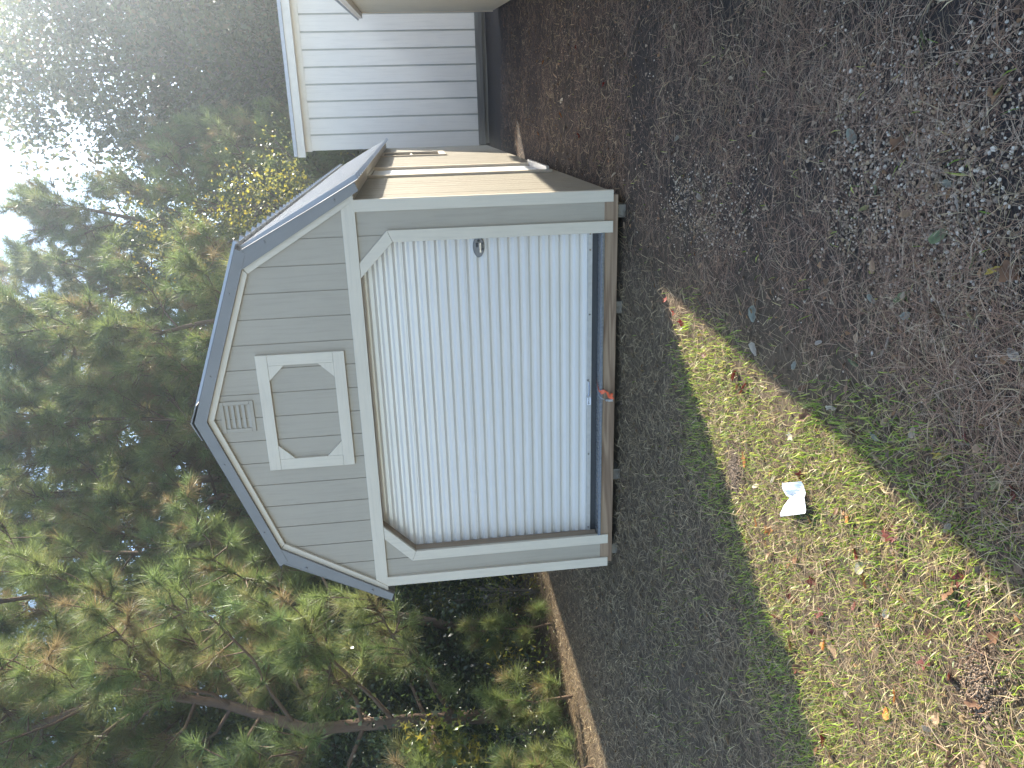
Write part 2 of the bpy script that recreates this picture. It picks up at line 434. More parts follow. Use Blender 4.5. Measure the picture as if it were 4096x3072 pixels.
# louvred vent under the ridge
vent = MB()
x0, x1, z0, z1 = -0.111, 0.135, 2.838, 3.080
for a in ((x0, x1, z1 - 0.028, z1), (x0, x1, z0, z0 + 0.030), (x0, x0 + 0.030, z0 + 0.0305, z1 - 0.0285), (x1 - 0.030, x1, z0 + 0.0305, z1 - 0.0285)):
    vent.box(a[0], a[1], 0.010, 0.0196, a[2], a[3])
vo = vent.build('gable_vent', M['siding_front'], shed, bevel=0.002)
for k in range(5):
    zt = 3.050 - k * 0.0385
    vs = [(x0 + .031, 0.026, zt), (x1 - .031, 0.026, zt), (x1 - .031, 0.010, zt - 0.030), (x0 + .031, 0.010, zt - 0.030),
          (x0 + .031, 0.0275, zt - .003), (x1 - .031, 0.0275, zt - .003), (x1 - .031, 0.0115, zt - 0.033), (x0 + .031, 0.0115, zt - 0.033)]
    MB().add(vs, [(0, 3, 2, 1), (4, 5, 6, 7), (2, 3, 7, 6), (0, 1, 5, 4)]).build('louvre', M['siding_front'], vo)

# roll-up door: recessed jambs, ribbed curtain in sections, bottom bar
for s in (-1, 1):
    MB().box(*sorted((s * 1.2575, s * 1.275)), 0.0285, 0.1135, 0.216, 1.728).build('door_jamb', M['lumber_z'], shed)
    MB().prism_y(mir([(1.2565, 1.7265), (1.2735, 1.7335), (1.020, 1.985), (1.008, 1.972)], s), 0.0285, 0.1135).build('door_jamb', M['lumber_z'], shed)
MB().box(-1.006, 1.006, 0.0365, 0.1135, 1.972, 1.988).build('door_jamb', M['lumber'], shed)
rd = thing('roll_up_door', '', '')
for k_ in ('label', 'category'): del rd[k_]
rd.name = 'roll_up_door'; rd.parent = shed
PER = 0.0768; Yd = 0.118; RB = 0.021
def curtain(zb, zt):
    prof = []; z = zb
    while z < zt - 0.02:
        e = min(z + PER, zt)
        prof += [(z, 0), (z + 0.015, 0), (z + 0.034, RB), (z + 0.047, RB), (z + 0.066, 0)]
        z += PER
    prof += [(zt - 0.004, 0), (zt - 0.0034, 0.004), (zt - 0.0008, 0.004)]
    vs = []; m2 = 2 * len(prof)
    for sgn in (0, 0.0015):
        for (zz, d) in prof:
            vs += [(-1.30, Yd + d + sgn, zz), (1.30, Yd + d + sgn, zz)]
    fs = []
    for i in range(len(prof) - 1):
        fs.append((2 * i, 2 * i + 1, 2 * i + 3, 2 * i + 2)); fs.append((m2 + 2 * i, m2 + 2 * i + 2, m2 + 2 * i + 3, m2 + 2 * i + 1))
    fs += [(0, m2, m2 + 1, 1), (m2 - 2, m2 - 1, 2 * m2 - 1, 2 * m2 - 2)]
    return MB().add(vs, fs)
zb = 0.2915
while zb < 2.0:
    zt = zb + 6 * PER
    MB2 = curtain(zb, min(zt, 2.05)); o = MB2.build('curtain_section', M['door'], rd, local=True)
    zb = zt
bar = MB().box(-1.27, 1.27, 0.104, 0.116, 0.2555, 0.291).build('bottom_bar', M['alu'], rd, local=True, bevel=0.001)
MB().box(-1.27, 1.27, 0.110, 0.128, 0.2135, 0.2550).build('rubber_seal', M['rubber'], rd, local=True)
for x in (1.235, 1.115, 0.62, -0.55, -1.225):
    MB().tube([(x, 0.0975, 0.274), (x, 0.1035, 0.274)], [0.006, 0.0085], 10).build('bolt', M['bright'], bar)
MB().tube([(0.083, 0.100, 0.281), (0.075, 0.086, 0.279), (0.045, 0.080, 0.277), (-0.012, 0.080, 0.277), (-0.040, 0.086, 0.279), (-0.048, 0.100, 0.281)], 0.0055, 8).build('pull_handle', M['bright'], bar)
for x in (0.085, -0.050):
    MB().tube([(x, 0.098, 0.283), (x, 0.1035, 0.283)], [0.008, 0.012], 10).build('bolt', M['bright'], bar)
# maker's sticker: white label with a ring mark and a line of small lettering
stk = MB().box(-0.123, -0.060, 0.1022, 0.1036, 0.2575, 0.2885).build('sticker', plain('sticker_paper', (0.75, 0.75, 0.78), 0.4), bar)
ink = plain('sticker_ink', (0.02, 0.02, 0.03), 0.5)
ring = MB()
for k in range(14):
    a0, a1 = 2 * math.pi * k / 14, 2 * math.pi * (k + 1) / 14
    c0 = (-0.1095, 0.276)
    ring.add([(c0[0] + r * math.cos(a), 0.1016, c0[1] + r * math.sin(a)) for a, r in ((a0, .0035), (a1, .0035), (a1, .0068), (a0, .0068))], [(0, 1, 2, 3)])
ring.build('sticker_mark', ink, stk)
let = MB(); xx = -0.100
for w_, h_ in ((.005, .008), (.003, .006), (.003, .006), (.003, .006), (.002, .002), (.005, .008), (.003, .006), (.003, .006)):
    let.box(xx, xx + w_, 0.1014, 0.1018, 0.272, 0.272 + h_); xx += w_ + 0.0014
let.build('sticker_lettering', ink, stk)
# latch plate
lp = []
for k in range(28):
    a = 2 * math.pi * k / 28
    lp.append((1.176 + 0.078 * math.cos(a) * (1 - 0.05 * abs(math.sin(a))), 1.107 + 0.0425 * math.sin(a) * (1.0 if abs(math.cos(a)) < .7 else 0.96)))
lat = MB().prism_y([(min(x, 1.2515), z) for x, z in lp], 0.102, 0.1165).build('latch', M['latch'], rd, local=True, bevel=0.003)
MB().box(1.135, 1.205, 0.094, 0.1015, 1.090, 1.101).build('latch_bolt', M['bright'], lat)
MB().box(1.175, 1.205, 0.092, 0.1015, 1.111, 1.128).build('latch_slot', M['rubber'], lat)
MB().box(1.150, 1.205, 0.097, 0.1012, 1.072, 1.086).build('latch_slide', M['rubber'], lat)
MB().tube([(1.222, 0.0985, 1.106), (1.222, 0.1018, 1.106)], 0.010, 12).build('latch_rivet', M['rubber'], lat)
for x in (1.188, 1.172): MB().box(x, x + .003, 0.0945, 0.0968, 1.071, 1.079).build('latch_rivet', M['bright'], lat)

# sill: tread plate over the treated rim beam, skids below
MB().add([(-1.2555, 0.1095, 0.2125), (1.2555, 0.1095, 0.2125), (1.2555, -0.002, 0.2125), (-1.2555, -0.002, 0.2125), (-1.2525, -0.004, 0.2105), (1.2525, -0.004, 0.2105),
          (1.2525, -0.004, 0.189), (-1.2525, -0.004, 0.189), (1.2525, 0.0115, 0.189), (-1.2525, 0.0115, 0.189), (1.2555, 0.1095, 0.2095), (-1.2555, 0.1095, 0.2095)],
         [(0, 1, 2, 3)[::-1], (3, 2, 5, 4)[::-1], (4, 5, 6, 7)[::-1], (7, 6, 8, 9)[::-1], (9, 8, 10, 11)[::-1], (11, 10, 1, 0)[::-1]]).build('tread_plate', M['tread'], shed)
tp = [o for o in shed.children if o.name.startswith('tread_plate')][0]
dia = MB()
k = 0; x = -1.24
while x < 1.245:
    for j in range(5):
        yy = 0.010 + j * 0.021; s = 1 if (k + j) % 2 else -1
        if yy < 0.104:
            c = Vector((x + (j % 2) * 0.013, yy, 0.2126)); a = Vector((0.0100, s * 0.0065, 0)); b = Vector((-s * 0.0024, 0.0036, 0))
            dia.add([c - a, c - b, c + a, c + b, c + Vector((0, 0, 0.0024))], [(0, 1, 4), (1, 2, 4), (2, 3, 4), (3, 0, 4)])
    c = Vector((x, -0.0041, 0.201))
    dia.add([c + Vector((-0.010, 0, 0.008)), c + Vector((0.000, 0, -0.003)), c + Vector((0.010, 0, -0.008)), c + Vector((0.000, 0, 0.003)), c + Vector((0, -0.003, 0))],
            [(1, 0, 4), (2, 1, 4), (3, 2, 4), (0, 3, 4)])
    x += 0.0255; k += 1
tag(dia.build('tread_lugs', M['bright'], tp), kind='stuff')
MB().box(-1.522, 1.522, 0.012, 0.050, 0.0885, 0.1885).build('rim_beam', M['lumber'], shed, bevel=0.002)
for s in (-1, 1):
    MB().box(*sorted((s * 1.484, s * 1.522)), 0.051, LEN - 0.03, 0.0885, 0.138).build('rim_beam', M['lumber_y'], shed)
for x in (-1.415, -0.72, 0.68, 1.40):
    MB().box(x - 0.046, x + 0.046, 0.035, LEN - 0.05, -0.05, 0.0878).build('skid', M['lumber_y'], shed)

# side door and window on the sunlit wall
SD = thing('x', '', ''); SD.name = 'side_door'
for k_ in ('label', 'category'): del SD[k_]
SD.parent = shed
MB().box(1.528, 1.5365, 2.19, 3.33, 0.26, 1.955).build('door_leaf', M['door_white'], SD, local=True)
for (a, b, c, d) in ((2.10, 2.19, 0.20, 2.045), (3.33, 3.42, 0.20, 2.045)):
    MB().box(1.5455, 1.568, a, b, c, d).build('casing', M['trim_v'], SD, local=True, bevel=BV)
MB().box(1.5455, 1.567, 2.191, 3.329, 1.957, 2.045).build('casing', M['trim_y'], SD, local=True)
MB().box(1.5370, 1.600, 2.13, 3.39, 0.228, 0.255).build('threshold', M['alu'], SD, local=True)
for y in (2.191, 3.309): MB().box(1.5372, 1.5452, y, y + 0.02, 0.2555, 1.956).build('stop', M['trim_v'], SD, local=True)
WN = thing('x', '', ''); WN.name = 'side_window'
for k_ in ('label', 'category'): del WN[k_]
WN.parent = shed
MB().box(1.526, 1.531, 6.10, 7.06, 1.14, 1.95).build('pane', M['glass'], WN, local=True)
for (a, b, c, d) in ((6.02, 6.10, 1.04, 2.03), (7.06, 7.14, 1.04, 2.03), (6.1005, 7.0595, 1.04, 1.125), (6.1005, 7.0595, 1.945, 2.03)):
    MB().box(1.5455, 1.567, a, b, c, d).build('casing', M['trim_v'], WN, local=True)
for (a, b, c, d) in ((6.10, 7.06, 1.52, 1.555), (6.565, 6.595, 1.125, 1.519), (6.565, 6.595, 1.556, 1.945)):
    MB().box(1.5315, 1.5445, a, b, c, d).build('muntin', M['white_trim'], WN, local=True)

# ------------------------------------------------------------------ white building behind, beige shed on the right
wb = thing('white_building', 'long white building with upright siding boards and low roof behind the grey shed', 'building', (1.445, 12.0, -0.18))
X0, X1, Yb = 1.445, 7.6, 12.0
MB().box(X0 + 0.01, X1, Yb + 0.035, Yb + 5.0, 0.02, 3.86).build('wall', M['channel_shade'], wb)
x = X0
while x < X1:
    b = min(x + 0.297, X1)
    MB().box(x, b, Yb + 0.004, Yb + 0.0345, 0.052, 3.715).build('siding_board', M['white_siding'], wb, bevel=0.003)
    x = b + 0.034
MB().box(X0 - 0.02, X1, Yb - 0.012, Yb + 0.003, 3.60, 3.735).build('frieze_board', M['white_trim'], wb)
MB().box(X0 - 0.10, X1, Yb - 0.16, Yb + 0.034, 3.737, 3.765).build('soffit', M['white_trim'], wb)
MB().box(X0 - 0.12, X1, Yb - 0.185, Yb - 0.161, 3.725, 3.885).build('fascia_board', M['white_trim'], wb)
MB().add([(X0 - 0.10, Yb - 0.21, 3.890), (X1, Yb - 0.21, 3.890), (X1, Yb + 5.2, 4.15), (X0 - 0.10, Yb + 5.2, 4.15),
          (X0 - 0.10, Yb - 0.21, 3.960), (X1, Yb - 0.21, 3.960), (X1, Yb + 5.2, 4.22), (X0 - 0.10, Yb + 5.2, 4.22)],
         [(0, 3, 2, 1), (4, 5, 6, 7), (0, 1, 5, 4), (1, 2, 6, 5), (2, 3, 7, 6), (3, 0, 4, 7)]).build('roof', plain('pale_roof_edge', (0.45, 0.47, 0.52), 0.5), wb)
MB().box(X0 + 0.02, X1, Yb + 0.008, Yb + 0.034, -0.10, 0.050).build('skirt_board', M['skirt'], wb)
MB().box(X0 + 0.04, X1, Yb + 0.05, Yb + 0.12, -0.35, -0.09).build('skirt_board', M['skirt'], wb)

nb = thing('beige_shed', 'beige gambrel shed at the right edge, only its eave corner and wall showing', 'shed', (3.68, 8.36, 0.0), math.radians(-3.4))
NL = -11.2
for poly in ([(0, 0.07), (3.1, 0.07), (3.1, 2.2), (2.37, 3.02), (1.55, 3.42), (0.73, 3.02), (0, 2.2)],):
    MB().prism_y(poly, -0.03, 0.0).build('rear_wall', M['beige'], nb, local=True)
    MB().prism_y(poly, NL, NL + 0.03).build('front_wall', M['beige'], nb, local=True)
y = NL + 0.031
while y < -0.04:
    y1 = min(y + 0.2, -0.031)
    MB().box(0.0, 0.012, y + 0.003, y1 - 0.003, 0.07, 2.2).build('siding_board', M['beige'], nb, local=True)
    y = y1
MB().box(0.0125, 0.03, NL + 0.031, -0.031, 0.07, 2.2).build('wall_sheathing', M['beige'], nb, local=True)
MB().box(3.08, 3.1, NL + 0.031, -0.031, 0.07, 2.2).build('side_wall', M['beige'], nb, local=True)
MB().box(-0.012, 0.0, -0.085, 0.012, 0.06, 2.2).build('corner_board', M['trim_v'], nb, local=True)
for x in (0.12, 2.98): MB().box(x - .05, x + .05, NL + .05, -0.05, -0.05, 0.069).build('skid', M['lumber_y'], nb, local=True)
for s, f in ((1, lambda x: x), (-1, lambda x: 3.1 - x)):
    roof_up = [(f(1.55), 3.50), (f(0.60), 3.10)]
    roof_slope((f(1.55), 3.50), (f(0.66), 3.085), 0, 0.019, nb, length=11.2, y0=NL - 0.03, npan=10)
    roof_slope((f(0.70), 3.085), (f(-0.115), 2.235), 0, 0.019, nb, length=11.2, y0=NL - 0.03, npan=10)
    MB().prism_y([(f(0.70), 3.075), (f(-0.10), 2.23), (f(-0.085), 2.195), (f(0.73), 3.02), (f(1.55), 3.42), (f(1.55), 3.49)], NL, -0.031).build('roof_deck', M['white_trim'], nb, local=True)
    MB().prism_y([(f(1.55), 3.505), (f(0.64), 3.095), (f(-0.12), 2.245), (f(-0.06), 2.20), (f(0.68), 3.02), (f(1.55), 3.41)], 0.001, 0.035).build('metal_rake_trim', M['rake'], nb, local=True)
    MB().box(*sorted((f(-0.09), f(-0.0125))), NL + .03, -0.04, 2.17, 2.193).build('soffit', M['white_trim'], nb, local=True)
for o in nb.children:
    if o.name.startswith('roof_sheet'): o.matrix_parent_inverse = Matrix.Identity(4)
# ------------------------------------------------------------------ vegetation helpers
def unit(v): return v / np.maximum(np.linalg.norm(v, axis=-1, keepdims=True), 1e-9)

def tuft_template(r, n, L, w):
    """a brush of long pine needles round a shoot along +z; one thin blade per needle"""
    th = np.radians(r.uniform(8, 92, n) ** 1.0); ph = r.uniform(0, 2 * np.pi, n)
    d = np.stack([np.sin(th) * np.cos(ph), np.sin(th) * np.sin(ph), np.cos(th)], 1)
    base = np.stack([np.zeros(n), np.zeros(n), r.uniform(-0.45, 0.25, n) * L], 1)
    ln = L * r.uniform(0.75, 1.12, n)
    side = unit(np.cross(d, r.normal(size=(n, 3)))) * w * 0.5
    tip = base + d * ln[:, None] + np.array([0, 0, -0.10 * L]) * r.uniform(0, 1, (n, 1)) + r.normal(size=(n, 3)) * 0.03 * L
    V = np.stack([base - side, base + side, tip], 1).reshape(-1, 3)
    T = np.arange(3 * n).reshape(-1, 3)
    return V, T

def frames(axis, r):
    a = unit(axis); h = unit(np.cross(a, r.normal(size=a.shape))); b = np.cross(a, h)
    return np.stack([h, b, a], 2)        # columns

def instance(templates, pos, axis, scale, r, palette, var=0.25):
    """copies of small templates joined to one mesh; a colour per copy"""
    Vs, Ts, Cs = [], [], []; off = 0
    which = r.integers(0, len(templates), len(pos)); F = frames(axis, r)
    pal = np.array(palette, float)
    for t, (tv, tt) in enumerate(templates):
        idx = np.nonzero(which == t)[0]
        if not len(idx): continue
        v = np.einsum('nij,kj->nki', F[idx], tv) * scale[idx, None, None] + pos[idx][:, None, :]
        Vs.append(v.reshape(-1, 3))
        Ts.append((tt[None] + (np.arange(len(idx)) * len(tv))[:, None, None]).reshape(-1, 3) + off)
        c = pal[r.integers(0, len(pal), len(idx))] * r.uniform(1 - var, 1 + var, (len(idx), 1))
        Cs.append(np.repeat(c, len(tv), 0)); off += len(idx) * len(tv)
    return np.concatenate(Vs), np.concatenate(Ts), np.concatenate(Cs)

rt = np.random.default_rng(11)
TUFT_NEAR = [tuft_template(rt, 140, 0.25, 0.0054) for _ in range(5)]
TUFT_FAR = [tuft_template(rt, 74, 0.27, 0.0100) for _ in range(5)]
PINE_PAL = [(0.20, 0.25, 0.075), (0.175, 0.23, 0.075), (0.235, 0.265, 0.085), (0.145, 0.20, 0.065), (0.25, 0.245, 0.09), (0.20, 0.25, 0.08), (0.28, 0.21, 0.10)]

def pine(base, h, lean=(0, 0), crown0=0.25, n_limb=30, limb=2.0, seed=1, label='', group=None, near=False, tr=0.10, cones=0, tsc=1.0, twigs=15, name='pine_tree'):
    r = np.random.default_rng(seed)
    bx, by = base; bz = gz(bx, by) - 0.05
    root = thing(name, label, 'pine tree', (bx, by, bz), 0, group)
    n = 9
    P = []
    for i in range(n):
        t = i / (n - 1)
        P.append(np.array([bx + lean[0] * t ** 1.4 + r.normal() * 0.14 * h / 8 * (0 < i), by + lean[1] * t ** 1.4 + r.normal() * 0.14 * h / 8 * (0 < i), bz + h * t]))
    P = np.array(P); rad = [tr * (1 - 0.85 * (i / (n - 1))) + 0.006 for i in range(n)]
    MB().tube(P, rad, 8).build('trunk', M['bark_pine'], root, smooth=True)
    br = MB(); tp, ta = [], []
    cpos = []
    for k in range(n_limb):
        t = crown0 + (0.97 - crown0) * ((k + r.uniform(0, 1)) / n_limb)
        f = t * (n - 1); i = min(int(f), n - 2); p = P[i] + (P[i + 1] - P[i]) * (f - i)
        rel = (t - crown0) / (1 - crown0)
        ll = limb * (1.0 - 0.72 * rel ** 1.3) * r.uniform(0.65, 1.15)
        az = k * 2.39996 + r.uniform(-.5, .5); el = math.radians(r.uniform(-8, 22) + 38 * rel)
        d = np.array([math.cos(az) * math.cos(el), math.sin(az) * math.cos(el), math.sin(el)])
        pts = []
        for j in range(5):
            s = j / 4
            pts.append(p + d * ll * s + np.array([0, 0, 0.22 * ll * s * s]) + r.normal(size=3) * 0.035 * ll * (j > 0))
        r0 = max(0.010, tr * 0.36 * (1 - 0.6 * rel))
        br.tube(pts, [r0, r0 * .8, r0 * .6, r0 * .4, r0 * .2 + .003], 5, cap=False)
        tp.append(pts[-1]); ta.append(pts[-1] - pts[-2] + np.array([0, 0, .12]))
        if k % 6 == 2: cpos.append(pts[3])
        for q in range(twigs):
            s = r.uniform(0.28, 0.98) * 4; i2 = min(int(s), 3); o = pts[i2] + (pts[i2 + 1] - pts[i2]) * (s - i2)
            dd = unit(d * 0.8 + r.normal(size=3) * 0.75 + np.array([0, 0, 0.35])); tl = r.uniform(0.16, 0.46) * min(1.3, limb / 1.7)
            e = o + dd * tl + np.array([0, 0, 0.25 * tl])
            br.tube([o, o + dd * tl * .55, e], [r0 * .35 + .003, r0 * .22 + .003, .004], 4, cap=False)
            tp.append(e); ta.append(dd + np.array([0, 0, .45]))
            if r.uniform() < 0.65: tp.append(o + dd * tl * .5); ta.append(dd + r.normal(size=3) * .5)
    br.build('branches', M['bark_pine'], root, smooth=True)
    tp = np.array(tp); ta = np.array(ta)
    V, T, C = instance(TUFT_NEAR if near else TUFT_FAR, tp, ta, r.uniform(0.8, 1.25, len(tp)) * tsc, r, PINE_PAL, 0.22)
    link('crown', np_mesh('needle_crown', V, T, C), M['needles'], root)
    for c in cpos[:cones]:
        cn = MB()
        for a in range(7):
            for b_ in range(7):
                an = 2 * math.pi * (b_ + a * .5) / 7; z = a * 0.011; rr = 0.026 * math.sin(math.pi * (a + .9) / 8) + .006
                q = Vector((c[0] + rr * math.cos(an), c[1] + rr * math.sin(an), c[2] - 0.03 + z))
                ctr = Vector((c[0], c[1], q.z + .008)); tg = Vector((-math.sin(an), math.cos(an), 0)) * .010
                cn.add([ctr - tg * .4, ctr + tg * .4, q + tg, q - tg, q + Vector((0, 0, .008))], [(0, 1, 2, 3), (3, 2, 4)])
        cn.build('pine_cone', M['cone'], root)
    return root

def leaf_template(r, L, w, fold=0.25, curl=0.15):
    V = np.array([(0, 0, 0), (-w / 2, L * .42, fold * w), (w / 2, L * .42, fold * w), (0, L * .5, 0), (0, L, -curl * L)])
    V = V + r.normal(size=V.shape) * 0.03 * L
    return V, np.array([(0, 3, 1), (0, 2, 3), (1, 3, 4), (3, 2, 4)])

def star_template(r, L):
    """five-pointed leaf"""
    V = [(0, 0, 0)]
    for k in range(10):
        a = math.pi / 2 + (k - 0.0) * 2 * math.pi / 10; rr = L * (0.5 if k % 2 == 0 else 0.17)
        V.append((rr * math.cos(a), rr * math.sin(a) + L * .3, r.normal() * .05 * L))
    V[0] = (0, L * .3, .04 * L)
    return np.array(V), np.array([(0, 1 + k, 1 + (k + 1) % 10) for k in range(10)])

LEAF = [leaf_template(rt, 1.0, 0.5, f, c) for f, c in ((.3, .1), (.15, .25), (.4, -.05), (.2, .2))]
LEAF2 = [(np.array([(0, 0, 0), (-.27, .45, .12), (.27, .45, .1), (0, 1.0, -.08)]) + rt.normal(size=(4, 3)) * .04, np.array([(0, 2, 1), (1, 2, 3)])) for _ in range(4)]
LEAF_LONG = [leaf_template(rt, 1.0, 0.27, f, c) for f, c in ((.3, .1), (.15, .25), (.4, -.05))]
STAR = [star_template(rt, 1.0) for _ in range(3)]

def leafy(base, h, crown, ncl, per, leaf, pal, seed, label, cat='tree', group=None, name='broadleaf_tree', stems=1, tr=0.09, templates=None,
          trunk_top=0.75, cl_r=0.4, bark='bark_grey', lean=(0, 0), shell=0.45, droop=0.0):
    """broadleaf tree or shrub. crown = (dx, dy, zc, rx, ry, rz)"""
    r = np.random.default_rng(seed)
    bx, by = base; bz = gz(bx, by) - 0.04
    root = thing(name, label, cat, (bx, by, bz), 0, group)
    dx, dy, zc, rx, ry, rz = crown
    dirs = unit(r.normal(size=(ncl, 3)))
    rad = (r.uniform(shell ** 3, 1, ncl) ** (1 / 3))
    lump = 1 + 0.22 * np.sin(dirs[:, 0] * 5 + seed) * np.cos(dirs[:, 1] * 4.3 + seed * 2) + 0.15 * np.sin(dirs[:, 2] * 7 + seed)
    C = dirs * (rad * lump)[:, None] * np.array([rx, ry, rz]) + np.array([bx + dx, by + dy, bz + zc])
    C[:, 2] = np.maximum(C[:, 2], bz + 0.12)
    tk = MB(); top = []
    for s in range(stems):
        a = r.uniform(0, 2 * np.pi); sp = 0.0 if stems == 1 else 0.25 * rx
        pts = []
        for i in range(7):
            t = i / 6
            pts.append(np.array([bx + (dx + lean[0]) * t + sp * math.cos(a) * t + r.normal() * .03 * h / 5 * (i > 0), by + (dy + lean[1]) * t + sp * math.sin(a) * t + r.normal() * .03 * h / 5 * (i > 0), bz + h * trunk_top * t]))
        tk.tube(pts, [tr * (1 - .8 * i / 6) + .004 for i in range(7)], 6); top.append(np.array(pts))
    tk.build('trunk' if stems == 1 else 'stems', M[bark], root, smooth=True)
    br = MB()
    for k in range(0, ncl, max(1, ncl // 70)):
        S = top[k % stems]; c = C[k]
        zr = np.clip((c[2] - bz) * 0.72 / max(h * trunk_top, .01), 0.08, 1) * 6
        i = min(int(zr), 5); o = S[i] + (S[i + 1] - S[i]) * (zr - i)
        mid = o * .45 + c * .55 + r.normal(size=3) * .08 * np.linalg.norm(c - o) + np.array([0, 0, .05])
        q = tr * 0.3 * (1 - .1 * i)
        br.tube([o, mid, c], [max(q, .006), max(q * .55, .004), .003], 4, cap=False)
    br.build('branches', M[bark], root, smooth=True)
    n = ncl * per
    cc = np.repeat(C, per, 0)
    off = r.normal(size=(n, 3)) * cl_r * 0.5 * np.array([1, 1, .75])
    pos = cc + off; pos[:, 2] = np.maximum(pos[:, 2], bz + .04)
    ax = unit(off) * 0.6 + r.normal(size=(n, 3)) * .8 + np.array([0, 0, -droop])
    # colours go by cluster so that clumps differ
    pa = np.array(pal, float); ccol = pa[r.integers(0, len(pa), ncl)]
    V, T, Cc = instance(templates or LEAF, pos, ax, leaf * r.uniform(.65, 1.25, n), r, [(1, 1, 1)], 0.25)
    # instance() reorders by template: recompute the owner of each vertex by nearest order
    Cc = Cc * colour_by_pos(V, len(V), pa, r)
    link('crown', np_mesh('leaf_crown', V, T, Cc), M['leaves'], root)
    return root

def colour_by_pos(V, n, pa, r):
    """palette entry picked by a coarse 3D cell, blended with a random leaf-to-leaf choice"""
    k = np.floor(V / 0.55).astype(np.int64)
    hsh = (k[:, 0] * 73856093 ^ k[:, 1] * 19349663 ^ k[:, 2] * 83492791) & 0xffff
    return pa[hsh % len(pa)]

DARK = [(0.050, 0.080, 0.030), (0.065, 0.095, 0.036), (0.040, 0.066, 0.028), (0.085, 0.105, 0.040)]
MID = [(0.10, 0.14, 0.045), (0.13, 0.165, 0.055), (0.078, 0.115, 0.04), (0.16, 0.175, 0.06)]
WARM = [(0.14, 0.15, 0.05), (0.10, 0.125, 0.04), (0.19, 0.14, 0.065), (0.085, 0.11, 0.035)]
YEL = [(0.34, 0.29, 0.04), (0.22, 0.22, 0.05), (0.14, 0.16, 0.045), (0.11, 0.13, 0.04), (0.36, 0.27, 0.04), (0.10, 0.12, 0.04)]
LIME = [(0.15, 0.19, 0.035), (0.20, 0.21, 0.04), (0.10, 0.14, 0.03), (0.26, 0.22, 0.04)]

def pol(a, d): a = math.radians(a); return (2.1 + d * math.sin(a), -5.6 + d * math.cos(a))

# ---- pines, near to far
pine(pol(-42.5, 11.2), 9.0, (1.2, 0.6), 0.15, 44, 2.6, 21, 'large pine at the left edge with bent limbs and hanging cones', near=True, tr=0.10, cones=5, twigs=21)
pine(pol(-35.5, 13.0), 10.2, (0.7, 0.2), 0.24, 32, 2.4, 22, 'bushy pine just left of the grey shed roof', near=True, tr=0.085, cones=2, twigs=20)
pine(pol(-30.0, 15.5), 10.8, (0.3, 0), 0.30, 26, 2.0, 23, 'shorter pine peeking over the left slope of the shed roof', near=True, tr=0.09, twigs=16)
pine(pol(-24.5, 19.0), 14.0, (-0.4, 0), 0.28, 40, 3.0, 24, 'tall pine behind the ridge of the grey shed', tr=0.15, tsc=1.25, twigs=10)
pine(pol(-19.0, 20.0), 14.0, (0.5, 0), 0.22, 40, 3.0, 25, 'tall pine standing left of the yellow-leaved tree', tr=0.14, tsc=1.25, twigs=10)
pine(pol(-12.0, 25.0), 14.8, (0.2, 0), 0.22, 40, 2.9, 26, 'tall pine behind the yellow-leaved tree', tr=0.14, tsc=1.35, twigs=10)
pine(pol(-5.5, 22.0), 11.6, (0.0, 0), 0.18, 38, 2.7, 27, 'pine reaching the skyline between yellow tree and white building', tr=0.14, tsc=1.15)
pine(pol(-2.2, 25.5), 9.0, (0.2, 0), 0.15, 30, 2.2, 28, 'mid-height pine just left of the white building', tr=0.10, tsc=1.1)
pine(pol(-13.5, 16.8), 10.2, (0.1, 0), 0.3, 32, 2.1, 29, 'sunlit pine close behind the right slope of the grey shed roof', tr=0.09, tsc=1.1)
pine(pol(-21.0, 16.2), 10.0, (0.3, 0), 0.3, 32, 2.1, 30, 'sunlit pine close behind the shed peak', tr=0.08, tsc=1.1)
pine(pol(-46.5, 13.5), 10.5, (0.4, 0), 0.25, 34, 2.8, 31, 'pine behind the bent-limbed one, cut by the left edge', tr=0.13, twigs=15)
pine(pol(-17.2, 24.5), 15.0, (-0.2, 0), 0.30, 36, 2.6, 32, 'tall pine between shed peak and yellow-leaved tree', tr=0.12, tsc=1.35, twigs=10)
pine(pol(-27.5, 17.5), 12.4, (0.3, 0), 0.35, 34, 2.6, 33, 'tall pine above the left slope of the shed roof', tr=0.12, tsc=1.15)
pine(pol(-39.0, 15.0), 11.5, (0.2, 0), 0.30, 34, 2.6, 34, 'tall pine rising between the two nearest pines', tr=0.12, tsc=1.1)
pine(pol(-9.3, 26.5), 14.6, (0.1, 0), 0.30, 38, 2.6, 35, 'tall full pine right of the yellow-leaved tree', tr=0.12, tsc=1.45, twigs=10)
pine(pol(-14.0, 28.0), 17.4, (0.0, 0), 0.35, 42, 3.0, 36, 'very tall pine rising out of frame behind the roof', tr=0.15, tsc=1.5, twigs=10)
pine(pol(-21.5, 22.0), 16.0, (0.0, 0), 0.40, 42, 3.2, 37, 'very tall pine rising out of frame over the shed peak', tr=0.15, tsc=1.4, twigs=10)
# ---- saplings by the sunlit strip on the left
SP = [(-4.75, 3.55, 1.25, 'small pine sapling nearest the grey shed, beside the sunlit strip'), (-4.72, 2.05, 1.05, 'pine sapling in the middle of the sunlit strip'),
      (-4.75, 0.95, 0.95, 'leftmost pine sapling beside the sunlit strip'), (-5.25, 1.45, 1.5, 'taller pine sapling behind the sunlit strip')]
for k, (x, y, h, lb) in enumerate(SP):
    pine((x, y), h, (0.05, 0), 0.12, 9, 0.42, 40 + k, lb, near=True, tr=0.018, tsc=0.85, twigs=2, name='pine_sapling', group='pine saplings by the sunlit strip')

